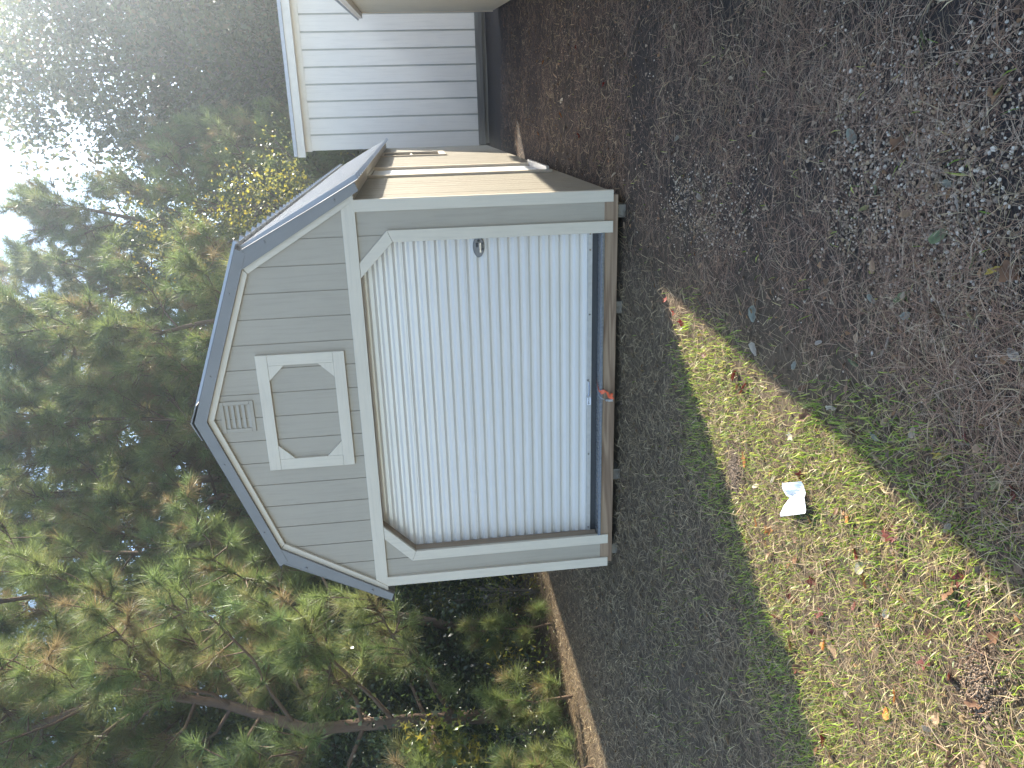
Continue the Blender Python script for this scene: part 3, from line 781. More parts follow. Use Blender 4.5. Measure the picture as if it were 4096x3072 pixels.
# ---- broadleaf trees
leafy(pol(-8.5, 18.0), 7.6, (0, 0, 4.6, 1.9, 1.5, 2.9), 260, 34, 0.085, YEL, 51, 'slender tree with sparse bright yellow leaves behind the shed roof', trunk_top=.85, cl_r=.55, tr=.06, templates=LEAF2)
leafy(pol(3.4, 31.0), 17.4, (0, 0, 9.2, 4.8, 3.5, 6.5), 525, 56, 0.225, WARM, 52, 'tallest leafy tree with rusty tips at the upper right', trunk_top=.85, cl_r=.8, tr=.2, templates=LEAF2)
leafy(pol(8.0, 33.0), 18.0, (0, 0, 9.9, 4.2, 3.5, 6.9), 450, 56, 0.225, MID, 53, 'leafy tree behind the white building at the right edge', trunk_top=.85, cl_r=.8, tr=.2, templates=LEAF2)
leafy(pol(-1.0, 33.0), 14.4, (0, 0, 7.6, 5.0, 3.2, 6.4), 425, 38, 0.176, MID, 54, 'round-topped leafy tree behind the left end of the white building', trunk_top=.85, cl_r=.8, tr=.18, templates=LEAF2)
leafy(pol(-15.5, 34.0), 18.0, (0, 0, 9.8, 5.6, 3.6, 8.4), 537, 38, 0.176, DARK, 55, 'dark leafy tree filling the gap behind the two tall pines', trunk_top=.85, cl_r=.9, tr=.2, templates=LEAF2)
leafy(pol(-25.5, 30.0), 18.0, (0, 0, 9.6, 5.6, 3.6, 8.8), 537, 56, 0.176, DARK, 56, 'dark leafy tree high behind the shed peak', trunk_top=.85, cl_r=.9, tr=.2, templates=LEAF2)
leafy(pol(-35.0, 26.0), 17.0, (0, 0, 8.8, 5.2, 3.4, 8.4), 537, 56, 0.162, DARK, 57, 'dark leafy tree behind the bushy pine', trunk_top=.85, cl_r=.9, tr=.2, templates=LEAF2)
leafy(pol(-43.0, 20.0), 15.0, (0, 0, 7.6, 4.6, 3.2, 7.2), 537, 56, 0.149, DARK, 58, 'dark leafy tree behind the large pine at the left', trunk_top=.85, cl_r=.9, tr=.2, templates=LEAF2)
leafy(pol(-51.0, 18.0), 13.0, (0, 0, 6.8, 3.8, 3.2, 6.4), 390, 56, 0.121, DARK, 59, 'dark leafy tree beyond the left edge', trunk_top=.85, cl_r=.9, tr=.2, templates=LEAF2)
leafy(pol(-7.5, 35.0), 13.6, (0, 0, 7.0, 5.4, 3.4, 6.2), 425, 38, 0.176, DARK, 60, 'dark leafy tree behind the yellow-leaved tree', trunk_top=.85, cl_r=.9, tr=.18, templates=LEAF2)
# mid-storey evergreens with glossy leaves
leafy(pol(-38.0, 15.5), 6.0, (0, 0, 3.0, 2.0, 1.8, 2.8), 299, 56, 0.094, DARK, 61, 'glossy dark evergreen between the two nearest pines', trunk_top=.8, cl_r=.6, tr=.08, templates=LEAF2)
leafy(pol(-27.5, 17.0), 6.4, (0, 0, 3.4, 1.9, 1.7, 2.9), 299, 56, 0.094, MID, 62, 'glossy evergreen catching light left of the shed peak', trunk_top=.8, cl_r=.6, tr=.08, templates=LEAF2)
leafy(pol(-17.0, 17.2), 6.2, (0, 0, 3.2, 1.8, 1.7, 2.8), 286, 56, 0.088, MID, 63, 'glossy evergreen rising over the right of the shed peak', trunk_top=.8, cl_r=.6, tr=.08, templates=LEAF2)
leafy(pol(-45.0, 12.8), 5.2, (0, 0, 2.6, 1.8, 1.6, 2.4), 260, 56, 0.088, DARK, 64, 'glossy dark evergreen low at the left edge', trunk_top=.8, cl_r=.6, tr=.07, templates=LEAF2)
leafy(pol(-10.5, 18.5), 4.4, (0, 0, 2.2, 1.4, 1.2, 2.2), 247, 56, 0.094, DARK, 65, 'dark shrub between the shed roof and the white building', 'shrub', name='shrub', stems=4, tr=.04, cl_r=.6, templates=LEAF2)
leafy(pol(-33.0, 16.0), 4.4, (0, 0, 2.0, 1.9, 1.6, 2.1), 286, 56, 0.088, DARK, 66, 'dark shrub in deep shade beside the shed', 'shrub', name='shrub', stems=4, tr=.04, cl_r=.6, templates=LEAF2)
leafy(pol(-40.0, 13.8), 3.6, (0, 0, 1.6, 1.9, 1.6, 1.7), 286, 56, 0.083, DARK, 67, 'dark shrub in deep shade behind the saplings', 'shrub', name='shrub', stems=4, tr=.04, cl_r=.6, templates=LEAF2)
leafy(pol(-48.0, 11.8), 3.4, (0, 0, 1.5, 1.7, 1.5, 1.6), 180, 36, 0.075, DARK, 68, 'dark shrub low at the left edge', 'shrub', name='shrub', stems=4, tr=.04, cl_r=.6)
# sunlit understorey
leafy((-4.9, 4.6), 1.3, (0, 0, .62, .55, .6, .6), 42, 24, 0.075, LIME, 71, 'yellow-green bush lit by the sun beside the corner of the grey shed', 'bush', name='bush', stems=5, tr=.012, cl_r=.34, templates=LEAF_LONG)
leafy((-5.2, 3.0), 1.0, (0, 0, .5, .6, .5, .45), 36, 24, 0.07, LIME, 56, 'low lime-green bush behind the sunlit strip', 'bush', name='bush', stems=5, tr=.012, cl_r=.34, templates=LEAF_LONG)
leafy((-5.6, 5.6), 2.5, (0, 0, 1.8, .5, .4, .6), 26, 20, 0.11, LIME, 73, 'thin sapling with long pointed leaves in the shade by the shed', 'sapling', name='leafy_sapling', stems=2, tr=.016, cl_r=.4, templates=LEAF_LONG)
leafy((-5.35, 1.6), 2.2, (0.1, 0, 1.55, .55, .5, .6), 34, 16, 0.13, LIME, 74, 'sapling with star-shaped leaves catching light at the left edge', 'sapling', name='leafy_sapling', stems=2, tr=.016, cl_r=.42, templates=STAR)
leafy((-5.1, 0.7), 1.6, (0, 0, 1.15, .35, .35, .4), 20, 14, 0.13, LIME, 75, 'small star-leaved sapling low at the left edge', 'sapling', name='leafy_sapling', stems=2, tr=.014, cl_r=.36, templates=STAR)
leafy((-5.5, 2.2), 1.0, (0, 0, .5, .6, .7, .45), 46, 26, 0.06, MID, 76, 'green shrub behind the pine saplings', 'shrub', name='shrub', stems=4, tr=.012, cl_r=.4)
leafy((-6.2, 7.2), 2.0, (0, 0, 1.0, .9, 1.2, 1.0), 90, 30, 0.08, DARK, 77, 'dark undergrowth shrub left of the far shed corner', 'shrub', name='shrub', stems=4, tr=.02, cl_r=.5)
# far woods that read as one mass and close the gaps low down
rw = np.random.default_rng(90)
n = 32000
az = np.radians(rw.uniform(-64, 24, n)); dd = rw.uniform(38, 48, n); zz = rw.uniform(0, 1, n) ** 1.0
top = 11.0 + 2.2 * np.sin(az * 23) + 1.4 * np.sin(az * 61 + 1)
pos = np.stack([2.1 + dd * np.sin(az), -5.6 + dd * np.cos(az), zz * top - .2], 1)
V, T, C = instance(LEAF2, pos, rw.normal(size=(n, 3)), rw.uniform(.6, 1.15, n), rw, DARK, .3)
tag(link('distant_woods', np_mesh('distant_woods', V, T, C), M['leaves']), 'dark mass of woods far behind the trees', 'woods', kind='stuff')

# ------------------------------------------------------------------ ground cover
rg = np.random.default_rng(5)
def fbm(P, s, seed=0):
    return np.array([mnoise.noise(Vector((a * s, b * s, seed))) + .5 * mnoise.noise(Vector((a * s * 2.3, b * s * 2.3, seed + 7))) for a, b in P])

def scatter(n, a0=-54, a1=16, r0=1.2, r1=13.0, pw=1.0):
    """points on the yard, thinning out with distance from where one stands"""
    a = np.radians(rg.uniform(a0, a1, n)); u = rg.uniform(0, 1, n)
    r = r0 + (r1 - r0) * u ** pw
    P = np.stack([2.1 + r * np.sin(a), -5.6 + r * np.cos(a)], 1)
    inside = (np.abs(P[:, 0]) < 1.53) & (P[:, 1] > 0.05) & (P[:, 1] < LEN - .04)
    wall = (P[:, 1] > 12.0) & (P[:, 0] > 1.4)
    nbx = 3.68 - (8.36 - P[:, 1]) * .0594
    right = (P[:, 0] > nbx) & (P[:, 1] < 8.36)
    return P[~(inside | wall | right)]

def blades(P, length, width, lean, cols, seg_bend=0.5, lift=0.004, lie=False):
    """grass blades or needles: two bent segments, three triangles each"""
    n = len(P); z = gz_np(P)
    base = np.column_stack([P, z + (rg.uniform(0.002, lift, n) if lie else -0.002)])
    az = rg.uniform(0, 2 * np.pi, n)
    h = np.stack([np.cos(az), np.sin(az), np.zeros(n)], 1)
    d0 = unit(h * np.sin(lean)[:, None] + np.array([0, 0, 1]) * np.cos(lean)[:, None])
    l2 = np.clip(lean + rg.uniform(0.1, 0.9, n) * seg_bend, 0, np.pi * (.52 if not lie else .5))
    az2 = az + rg.normal(size=n) * .25
    h2 = np.stack([np.cos(az2), np.sin(az2), np.zeros(n)], 1)
    d1 = unit(h2 * np.sin(l2)[:, None] + np.array([0, 0, 1]) * np.cos(l2)[:, None])
    side = np.stack([-np.sin(az), np.cos(az), rg.normal(size=n) * .35], 1) * (width * .5)[:, None]
    mid = base + d0 * (length * .5)[:, None]; tip = mid + d1 * (length * .5)[:, None]
    V = np.stack([base - side * .7, base + side * .7, mid + side, mid - side, tip], 1).reshape(-1, 3)
    k = np.arange(n)[:, None] * 5
    T = np.concatenate([k + [0, 1, 2], k + [0, 2, 3], k + [3, 2, 4]], 1).reshape(-1, 3)
    return V, T, np.repeat(cols, 5, 0)

def pick(pal, n, var=.22):
    pa = np.array(pal, float)
    return pa[rg.integers(0, len(pa), n)] * rg.uniform(1 - var, 1 + var, (n, 1))

# how green a spot is: lawn in front of the doors, thinner towards the gravel and the far left
def lawn(P):
    x, y = P[:, 0], P[:, 1]
    f = fbm(P, 1.1, 2) * .8
    g = np.clip((1.15 - x + f * .5) / .5, 0, 1) * np.clip((-0.75 - y - .18 * (x - .5) + f * .5) / .7, 0, 1) * np.clip((x - (1.06 + (y + .6) * .59) + 0.75 + f * .55) / .6, .10, 1)
    bare = np.exp(-(((x + 1.6) / .55) ** 2 + ((y + 1.5 + (x + 1.6) * .55) / .22) ** 2))
    soil = np.exp(-(((x - .48) / .22) ** 2 + ((y + 3.9) / .16) ** 2)) + np.exp(-(((x - .33) / .13) ** 2 + ((y + 2.12) / .10) ** 2))
    return g, np.clip(bare + soil, 0, 1), f

# green grass
P = scatter(130000, -54, 4, 1.2, 9.5, 1.35)
g, bare, f = lawn(P)
keep = rg.uniform(0, 1, len(P)) < np.clip(g * (0.85 + f * 1.1), 0.008, 1) * (1 - bare) * np.clip(1.25 - (P[:, 1] + 3.2) * .14, .25, 1)
P = P[keep]; n = len(P)
L = rg.uniform(.025, .058, n) * (1 + .4 * np.clip(fbm(P, 1.7, 9), -.5, 1))
V, T, C = blades(P, L, rg.uniform(.0028, .0060, n), rg.uniform(.1, 1.05, n), pick([(.25, .36, .04), (.36, .46, .06), (.18, .27, .04), (.52, .54, .13), (.50, .41, .17)], n), .7)
tag(link('grass', np_mesh('grass', V, T, C), M['grass']), 'patchy green grass on the lawn in front of the shed', 'grass', kind='stuff')
# dry grass and thatch
P = scatter(190000, -54, 12, 1.2, 12.5, 1.3)
g, bare, f = lawn(P)
keep = rg.uniform(0, 1, len(P)) < np.clip(.12 + .75 * np.clip((1.3 - P[:, 0]) / .9, 0, 1) - .30 * g + f * .30, .04, .92) * (1 - bare * .85)
P = P[keep]; n = len(P)
V, T, C = blades(P, rg.uniform(.04, .12, n), rg.uniform(.0012, .0028, n) * np.clip(np.hypot(P[:, 0] - 2.1, P[:, 1] + 5.6) / 3.2, 1, 2.2), rg.uniform(1.0, 1.52, n), pick([(.33, .24, .135), (.23, .165, .095), (.44, .335, .19), (.15, .11, .07), (.28, .205, .105)], n), .5, .016, True)
tag(link('dry_grass', np_mesh('dry_grass', V, T, C), M['straw']), 'matted dry brown grass over the yard', 'dry grass', kind='stuff')
# fallen pine needles
P = scatter(200000, -50, 17, 1.2, 13.5, 1.2)
f = fbm(P, 1.5, 4)
dens = np.clip((P[:, 0] - .75) / .7, .10, 1) * np.clip(.68 + f * 1.0, .12, 1)
P = P[rg.uniform(0, 1, len(P)) < dens]; n = len(P)
V, T, C = blades(P, rg.uniform(.09, .18, n), rg.uniform(.0009, .0017, n), rg.uniform(1.30, 1.56, n), pick([(.32, .18, .105), (.24, .13, .08), (.40, .245, .15), (.15, .09, .06), (.45, .33, .22)], n), .25, .022, True)
tag(link('pine_straw', np_mesh('pine_straw', V, T, C), M['straw']), 'brown fallen pine needles strewn between the buildings', 'pine straw', kind='stuff')

# river gravel
def pebble(r):
    bm = bmesh.new(); bmesh.ops.create_icosphere(bm, subdivisions=1, radius=1.0)
    v = np.array([q.co[:] for q in bm.verts]); t = np.array([[w.index for w in q.verts] for q in bm.faces]); bm.free()
    return v * np.array([1, r.uniform(.7, .95), r.uniform(.5, .75)]) + r.normal(size=v.shape) * .07, t
PEB = [pebble(rg) for _ in range(6)]
P = scatter(105000, -32, 17, 1.2, 8.5, 1.25)
f = fbm(P, 1.6, 21); f2 = fbm(P, 3.5, 33)
bed = np.exp(-(((P[:, 0] - 1.90) / .42) ** 2 + ((P[:, 1] + 3.25) / .42) ** 2)) + .5 * np.exp(-(((P[:, 0] - 1.62) / .28) ** 2 + ((P[:, 1] + 1.5) / .9) ** 2))
dens = np.clip((P[:, 0] - 1.0) / .5, 0, 1) * np.clip(bed * 1.5 + f * .40 + f2 * .35 - .12, .015, 1)
P = P[rg.uniform(0, 1, len(P)) < dens * .8]; n = len(P)
size = rg.uniform(.0028, .0066, n) * np.where(rg.uniform(0, 1, n) < .12, 1.6, 1)
pos = np.column_stack([P, gz_np(P) + size * .35 + rg.uniform(0, .004, n)])
V, T, C = instance(PEB, pos, np.array([0, 0, 1.0]) + rg.normal(size=(n, 3)) * .3, size, rg, [(.38, .28, .19), (.50, .39, .28), (.27, .195, .135), (.70, .60, .47), (.44, .30, .17), (.20, .155, .115)], .2)
tag(link('gravel', np_mesh('gravel', V, T, C, smooth=True), M['stones']), 'small river pebbles showing through at the lower right', 'gravel', kind='stuff')
print('pebbles', n)

# turned soil in the sunlit grass
n = 2600
c = np.array([(.48, -3.92), (.33, -2.12)])[rg.integers(0, 2, n)]
P = c + rg.normal(size=(n, 2)) * np.array([.09, .06])
size = rg.uniform(.0015, .006, n)
pos = np.column_stack([P, gz_np(P) + size * .3 + .02 * np.exp(-((P - c) ** 2).sum(1) / .012)])
V, T, C = instance(PEB, pos, rg.normal(size=(n, 3)), size, rg, [(.17, .115, .07), (.22, .15, .095), (.12, .08, .05)], .25)
tag(link('soil_clods', np_mesh('soil_clods', V, T, C), M['stones']), 'crumbs of turned brown soil in the sunlit grass', 'soil', kind='stuff')

# small leaf litter that nobody could count
P = scatter(7000, -54, 16, 1.3, 13.5, 1.0)
n = len(P)
pos = np.column_stack([P, gz_np(P) + rg.uniform(.004, .018, n)])
ax = np.stack([np.cos(a := rg.uniform(0, 6.28, n)), np.sin(a), rg.normal(size=n) * .25], 1)
def flat_instance(tpl, pos, size, pal, tilt=.3):
    n = len(pos); az = rg.uniform(0, 6.28, n)
    y = unit(np.stack([np.cos(az), np.sin(az), rg.normal(size=n) * tilt], 1)); zup = unit(np.array([0, 0, 1.0]) + rg.normal(size=(n, 3)) * tilt)
    x = unit(np.cross(y, zup)); z = np.cross(x, y); F = np.stack([x, y, z], 2)
    which = rg.integers(0, len(tpl), n); Vs, Ts, Cs, off = [], [], [], 0
    col = pick(pal, n)
    for t, (tv, tt) in enumerate(tpl):
        idx = np.nonzero(which == t)[0]
        v = np.einsum('nij,kj->nki', F[idx], tv) * size[idx, None, None] + pos[idx][:, None, :]
        Vs.append(v.reshape(-1, 3)); Ts.append((tt[None] + (np.arange(len(idx)) * len(tv))[:, None, None]).reshape(-1, 3) + off)
        Cs.append(np.repeat(col[idx], len(tv), 0)); off += len(idx) * len(tv)
    return np.concatenate(Vs), np.concatenate(Ts), np.concatenate(Cs)
V, T, C = flat_instance(LEAF + LEAF_LONG, pos, rg.uniform(.018, .045, n), [(.26, .17, .10), (.20, .12, .07), (.33, .25, .16), (.14, .09, .06), (.30, .16, .07)])
tag(link('leaf_litter', np_mesh('leaf_litter', V, T, C), M['litter']), 'scattered small brown leaf fragments', 'leaf litter', kind='stuff')

# haze: thin air volume added to stand in for the veil of sun glare
hz = MB().box(-150, 150, -80, 260, -1.3, 19.8).mesh('haze')
hm = bpy.data.materials.new('glare_haze'); hm.use_nodes = True
hn = hm.node_tree; hn.nodes.remove(hn.nodes['Principled BSDF'])
pv = hn.nodes.new('ShaderNodeVolumePrincipled'); pv.inputs['Color'].default_value = (0.80, 0.90, 1.0, 1)
pv.inputs['Density'].default_value = 0.0034; pv.inputs['Anisotropy'].default_value = 0.78
hn.links.new(pv.outputs[0], hn.nodes['Material Output'].inputs['Volume'])
tag(link('haze', hz, hm), 'thin added haze imitating the veil of sun glare', 'haze', kind='stuff')
# ------------------------------------------------------------------ fallen leaves one can tell apart
LEAVES = [(1.29,-3.36,'tan','t',1.1),(1.0,-3.27,'greygreen','o',1.0),(1.07,-3.31,'tan','o',0.8),(1.07,-3.59,'yellow','m',1.0),(0.93,-3.3,'tan','o',0.7),(1.21,-3.08,'green','o',1.0),(1.45,-3.34,'greygreen','o',0.8),(1.5,-3.31,'green','o',0.9),(1.49,-3.49,'brown','o',1.0),(1.52,-3.63,'yellowgreen','o',0.8),(1.61,-3.57,'pale','o',1.0),(1.67,-3.74,'brown','m',1.6),(1.66,-3.68,'yellow','t',0.8),(1.67,-3.6,'green','o',1.0),(1.46,-3.81,'pale','o',0.9),(0.99,-2.96,'cream','t',1.1),(0.99,-2.73,'brown','o',0.8),(1.06,-2.64,'greygreen','o',0.9),(1.21,-2.82,'pale','o',0.8),(1.3,-3.08,'tan','o',0.8),(1.34,-3.27,'pale','o',0.8),(1.46,-3.14,'greygreen','o',0.9),(1.57,-3.12,'tan','o',1.0),(1.09,-3.46,'pale','o',0.9),(1.16,-3.74,'tan','t',0.8),(1.09,-3.83,'yellowgreen','m',0.9),(0.98,-3.72,'tan','o',0.9),(1.1,-3.9,'darkred','m',1.0),(1.17,-3.69,'darkred','m',0.9),(0.96,-3.14,'brown','o',1.0),(0.62,-3.17,'orange','m',1.0),(0.47,-2.91,'orange','t',0.8),(0.32,-2.81,'brown','t',0.9),(0.22,-2.98,'darkred','m',1.0),(0.41,-3.29,'tan','m',1.0),(0.34,-3.44,'brown','o',1.0),(0.41,-3.47,'cream','o',1.0),(0.87,-3.68,'pale','k',1.0),(0.79,-3.87,'cream','o',0.8),(0.66,-3.93,'brown','m',1.0),(0.38,-3.69,'darkred','m',1.1),(0.22,-3.6,'tan','o',0.8),(0.42,-3.92,'brown','k',1.1),(0.33,-3.89,'tan','o',1.0),(0.18,-3.87,'brown','k',1.0),(0.17,-3.75,'pale','o',0.7),(-0.23,-2.97,'brown','o',1.2),(0.32,-3.03,'cream','k',1.0),(0.7,-3.82,'darkred','t',0.8),(0.32,-4.04,'green','t',0.9),(0.31,-3.28,'darkred','t',0.7),(0.95,-0.92,'red','m',1.0),(0.92,-1.1,'red','m',1.1),(0.89,-1.25,'red','m',1.1),(0.9,-1.56,'yellow','t',0.9),(0.86,-0.69,'tan','k',1.2),(1.18,-2.22,'greygreen','o',1.4),(1.02,-2.25,'pale','o',1.2),(1.08,-1.53,'greygreen','o',0.9),(1.28,-1.52,'tan','t',1.0),(1.3,-0.02,'tan','o',1.3),(1.63,0.36,'cream','t',1.1),(1.56,3.2,'cream','t',1.1),(2.07,2.51,'orange','m',1.1),(1.94,2.32,'cream','o',1.3),(1.86,3.96,'orange','m',1.2),(2.2,2.5,'cream','o',1.2),(2.29,0.74,'red','m',1.0),(2.06,-0.69,'pale','o',1.0),(1.64,-1.43,'pale','o',1.2),(1.89,-1.75,'cream','o',1.1),(1.69,-1.04,'cream','o',1.0),(1.93,-1.01,'greygreen','o',1.0),(1.63,-2.04,'green','o',1.0),(1.97,-3.18,'brown','m',1.2),(2.28,-3.23,'green','o',1.0),(1.82,-3.09,'green','o',1.0),(1.75,-3.03,'yellowgreen','o',0.8),(1.76,-3.27,'tan','o',0.9),(1.72,-3.44,'green','o',1.0),(1.99,-2.9,'greygreen','o',0.9),(1.87,-3.44,'greygreen','o',0.8),(1.82,-3.5,'pale','k',1.0),(2.36,-3.24,'greygreen','o',0.9),(2.12,-3.59,'yellowgreen','o',0.8),(-2.95,2.11,'tan','m',1.4),(-2.41,0.76,'tan','t',1.3),(-1.24,-2.31,'tan','k',1.3),(-0.73,-2.11,'tan','o',1.0),(2.64,1.88,'red','m',1.0),(2.62,3.64,'orange','m',1.1),(1.89,1.65,'red','m',1.2),(2.45,2.88,'tan','o',1.2),(2.3,4.8,'tan','o',1.3),(2.74,1.47,'tan','o',1.2)]
def leaf_mesh(kind, seed, col):
    """outline fan with a folded midrib and curled margin"""
    r = np.random.default_rng(seed); N = 22; pts = []
    for k in range(N):
        t = 2 * math.pi * k / N; c, q = math.cos(t), math.sin(t)       # t = 0 is the tip
        if kind == 'o': rr = 0.5 * (1 - .10 * math.cos(2 * t)); x, y = .29 * rr * 2 * q * (1 - .25 * c), rr * 2 * c * .5 + .0
        elif kind == 'm':
            rr = .30 + .22 * max(0, math.cos(5 * t)) ** 1.2 - (.12 if abs(t - math.pi) < .3 else 0); x, y = rr * q, rr * c
        elif kind == 'k':
            rr = 1 + .28 * math.cos(7 * t); x, y = .24 * rr * q, .5 * c
        else:
            rr = .42 + r.normal() * .07; x, y = rr * q * .75, rr * c
        x += r.normal() * .012; y += r.normal() * .012
        z = .35 * abs(x) ** 1.3 + .22 * y * y * r.uniform(.6, 1.2) + r.normal() * .02
        pts.append((x, y, z))
    V = [(0, y, 0.0) for y in (.28, 0.0, -.28)] + pts
    T = []
    for k in range(N):
        a, b = 3 + k, 3 + (k + 1) % N
        ym = (pts[k][1] + pts[(k + 1) % N][1]) / 2
        i = 0 if ym > .14 else (1 if ym > -.14 else 2)
        T.append((i, a, b))
        ia = 0 if ((pts[(k + 1) % N][1] + pts[(k + 2) % N][1]) / 2) > .14 else (1 if ((pts[(k + 1) % N][1] + pts[(k + 2) % N][1]) / 2) > -.14 else 2)
        if ia != i: T.append((i, b, ia))
    V = np.array(V); V[:, 2] -= V[:, 2].min()
    C = np.tile(np.array(col), (len(V), 1)) * r.uniform(.8, 1.15, (len(V), 1)); C[:3] *= .72
    return np_mesh('fallen_leaf', V, np.array(T), C)
LC = {'tan': (.42, .28, .16), 'greygreen': (.27, .265, .20), 'yellow': (.55, .38, .07), 'green': (.17, .195, .09), 'brown': (.20, .10, .05), 'yellowgreen': (.30, .28, .11),
      'pale': (.40, .33, .25), 'cream': (.58, .50, .36), 'darkred': (.16, .035, .025), 'orange': (.55, .22, .06), 'red': (.40, .045, .025)}
LW = {'greygreen': 'grey-green', 'yellowgreen': 'yellow-green', 'darkred': 'dark red', 'pale': 'pale grey-brown'}
SW = {'o': 'oval', 'm': 'lobed', 'k': 'oak-like', 't': 'torn'}
def zone(x, y):
    if y > 1.0 and x > 1.5: return 'on the straw between the two sheds'
    if x < -0.6: return 'on shaded dry grass at the left'
    if y > -0.8 and x > .8: return 'by the right corner of the grey shed'
    if 1.0 - (y + .6) * .0 > x and y > -2.4: return 'near the narrow tip of the sunlit wedge'
    if x < .86: return 'in the wide part of the sunlit grass'
    if x > 1.6 and y < -2.6: return 'on the gravel at the lower right'
    if x > 1.0 and y > -2.4: return 'on shaded straw right of the lit wedge'
    return 'in shaded grass below the lit wedge'
rx_ = random.Random(12)
for _ in range(70):
    x = rx_.uniform(-.45, .9); y = rx_.uniform(-4.0, -1.6)
    if x > 1.0 + (y + 3.9) * .06 - .12 or x < -.3 - (y + 2.9) * -.55: continue
    LEAVES.append((x, y, rx_.choice(['brown', 'darkred', 'brown', 'tan', 'cream', 'orange', 'darkred']), rx_.choice('mokt'), rx_.uniform(.8, 1.35)))
used = {}
cache = {}
rl = random.Random(3)
for i, (x, y, c, k, sz) in enumerate(LEAVES):
    key = (c, k)
    if key not in cache: cache[key] = leaf_mesh(k, 300 + i, LC[c])
    o = bpy.data.objects.new('fallen_leaf', cache[key]); COL.objects.link(o)
    if not o.data.materials: o.data.materials.append(M['litter'])
    s_ = sz * rl.uniform(.046, .062)
    o.scale = (s_ * rl.uniform(.7, 1.0), s_ * rl.uniform(.9, 1.25), s_ * rl.uniform(.8, 1.9)); o.location = (x, y, gz(x, y) + .016)
    o.rotation_euler = (rl.uniform(-.7, .7), rl.uniform(-.7, .7), rl.uniform(0, 6.28))
    used.setdefault((c, k, zone(x, y)), []).append((o, sz, x, y))
for (c, k, z), lst in used.items():
    lst.sort(key=lambda t: (Vector((t[2], t[3], 0)) - Vector((CAM.x, CAM.y, 0))).length)
    names = [''] if len(lst) == 1 else ['nearest ', 'farther '] if len(lst) == 2 else ['nearest ', 'second-nearest ', 'third-nearest ', 'fourth-nearest ', 'fifth-nearest ', 'sixth-nearest ', 'seventh-nearest ', 'eighth-nearest ', 'ninth-nearest ', 'tenth-nearest '][:len(lst) - 1] + ['farthest ']
    for (o, sz, x, y), w in zip(lst, names):
        tag(o, f"{w}{LW.get(c, c)} {SW[k]} fallen leaf {z}", 'leaf', 'fallen leaves on the ground')

# ------------------------------------------------------------------ crumpled receipt in the sunlit grass
def paper_mat():
    mt, nt, b = new_mat('receipt_paper')
    tc = nt.nodes.new('ShaderNodeUVMap'); mp = nt.nodes.new('ShaderNodeMapping'); mp.inputs['Scale'].default_value = (34, 3.0, 1)
    nt.links.new(tc.outputs[0], mp.inputs[0])
    w = nt.nodes.new('ShaderNodeTexWave'); w.bands_direction = 'Y'; w.inputs['Scale'].default_value = 2.6; nt.links.new(mp.outputs[0], w.inputs['Vector'])
    n = noise_n(nt, mp.outputs[0], 1.2, 2, .5)
    mu = nt.nodes.new('ShaderNodeMath'); mu.operation = 'MULTIPLY'; nt.links.new(w.outputs['Fac'], mu.inputs[0]); nt.links.new(n, mu.inputs[1])
    c = ramp(nt, mu.outputs[0], [(0.0, (.74, .74, .76)), (.46, (.74, .74, .76)), (.56, (.36, .37, .42))])
    nt.links.new(c, b.inputs['Base Color']); b.inputs['Roughness'].default_value = .6
    return mt
rows, cols_ = 15, 7
A, B_, Cc, D_ = Vector((.535, -2.690, 0)), Vector((.622, -2.850, 0)), Vector((.508, -2.915, 0)), Vector((.385, -2.715, 0))
bm = bmesh.new(); uvl = bm.loops.layers.uv.new('UVMap'); grid = []
for i in range(rows):
    v = i / (rows - 1); line = []
    for j in range(cols_):
        u = j / (cols_ - 1)
        p = (A * (1 - u) + B_ * u) * (1 - v) + (D_ * (1 - u) + Cc * u) * v
        pinch = math.sin(math.pi * v); p += (Vector((.52, -2.80, 0)) - p) * .30 * max(0, 1 - abs(v - .45) * 4) * (1 - u)
        z = .030 + .016 * abs(2 * v - .9) + .005 * math.sin(9 * v + 3 * u) + .006 * mnoise.noise(Vector((u * 5, v * 7, 1)))
        line.append(bm.verts.new((p.x, p.y, gz(p.x, p.y) + z)))
    grid.append(line)
for i in range(rows - 1):
    for j in range(cols_ - 1):
        f = bm.faces.new((grid[i][j], grid[i][j + 1], grid[i + 1][j + 1], grid[i + 1][j]))
        for lp_, (a, b) in zip(f.loops, ((i, j), (i, j + 1), (i + 1, j + 1), (i + 1, j))): lp_[uvl].uv = (b / (cols_ - 1), a / (rows - 1))
me = bpy.data.meshes.new('receipt'); bm.to_mesh(me); bm.free()
o = tag(link('receipt', me, paper_mat()), 'crumpled white paper receipt lying in the sunlit grass', 'receipt')
sm = o.modifiers.new('paper_thickness', 'SOLIDIFY'); sm.thickness = 0.0006

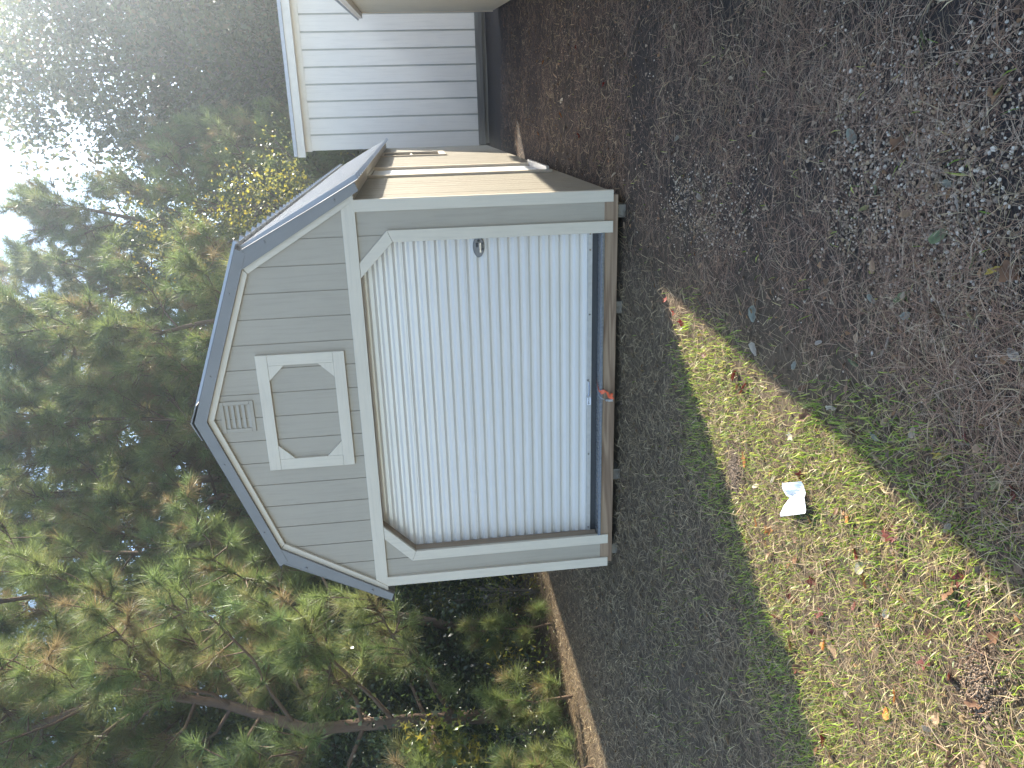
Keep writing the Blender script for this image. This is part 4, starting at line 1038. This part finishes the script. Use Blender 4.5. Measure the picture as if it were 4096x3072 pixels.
# ------------------------------------------------------------------ cable seal with orange ribbon on the door sill
seal = thing('cable_seal', 'grey cable seal with orange plastic ribbon hanging over the door sill', 'seal', (-0.03, -0.02, 0.12))
def ribbon(path, widths, th=0.0012):
    V = []; F = []
    for (p, w) in zip(path, widths):
        p = Vector(p); w = Vector(w) * .8
        V += [p - w, p + w]
    n = len(path)
    nrm = Vector((0, -1, .4)).normalized() * th
    V2 = [v + nrm for v in V]
    for i in range(n - 1):
        F.append((2 * i, 2 * i + 1, 2 * i + 3, 2 * i + 2)); F.append((2 * n + 2 * i, 2 * n + 2 * i + 2, 2 * n + 2 * i + 3, 2 * n + 2 * i + 1))
        F.append((2 * i, 2 * i + 2, 2 * n + 2 * i + 2, 2 * n + 2 * i)); F.append((2 * i + 1, 2 * n + 2 * i + 1, 2 * n + 2 * i + 3, 2 * i + 3))
    return MB().add(V + V2, F)
ribbon([(.086, .080, .222), (.066, .052, .219), (.042, .022, .217), (.024, -.006, .2165), (.018, -.012, .206), (.026, -.018, .188), (.036, -.022, .172), (.024, -.026, .158), (-.004, -.024, .148), (-.030, -.022, .140)],
       [(.004, .018, 0), (.006, .018, 0), (.008, .018, .002), (.012, .012, .008), (.020, .004, .006), (.020, 0, .008), (.010, 0, .014), (.004, 0, .014), (.002, 0, .013), (.006, 0, .010)]).build('ribbon', M['orange'], seal)
ribbon([(-.030, -.022, .140), (-.016, -.030, .130), (.004, -.034, .124), (.012, -.030, .120)], [(.003, 0, .010), (.003, 0, .014), (.004, 0, .014), (.004, 0, .010)]).build('ribbon', M['orange'], seal)
ribbon([(-.030, -.022, .138), (-.030, -.028, .126), (-.026, -.030, .112), (-.032, -.026, .104)], [(.012, 0, .002), (.014, 0, .002), (.014, 0, .004), (.010, 0, .004)]).build('ribbon', M['orange'], seal)
MB().tube([(.050, .098, .2175), (.036, .060, .219), (.010, .020, .220), (-.012, -.006, .219), (-.026, -.016, .204), (-.036, -.020, .184), (-.042, -.022, .168)], .0028, 8).build('cable', M['cable'], seal, smooth=True)
MB().box(-.053, -.033, -.030, -.010, .150, .168).build('seal_ferrule', M['cable'], seal, bevel=.002)
MB().box(-.057, -.037, -.032, -.006, .112, .1495).build('seal_body', M['alu'], seal, bevel=.003)
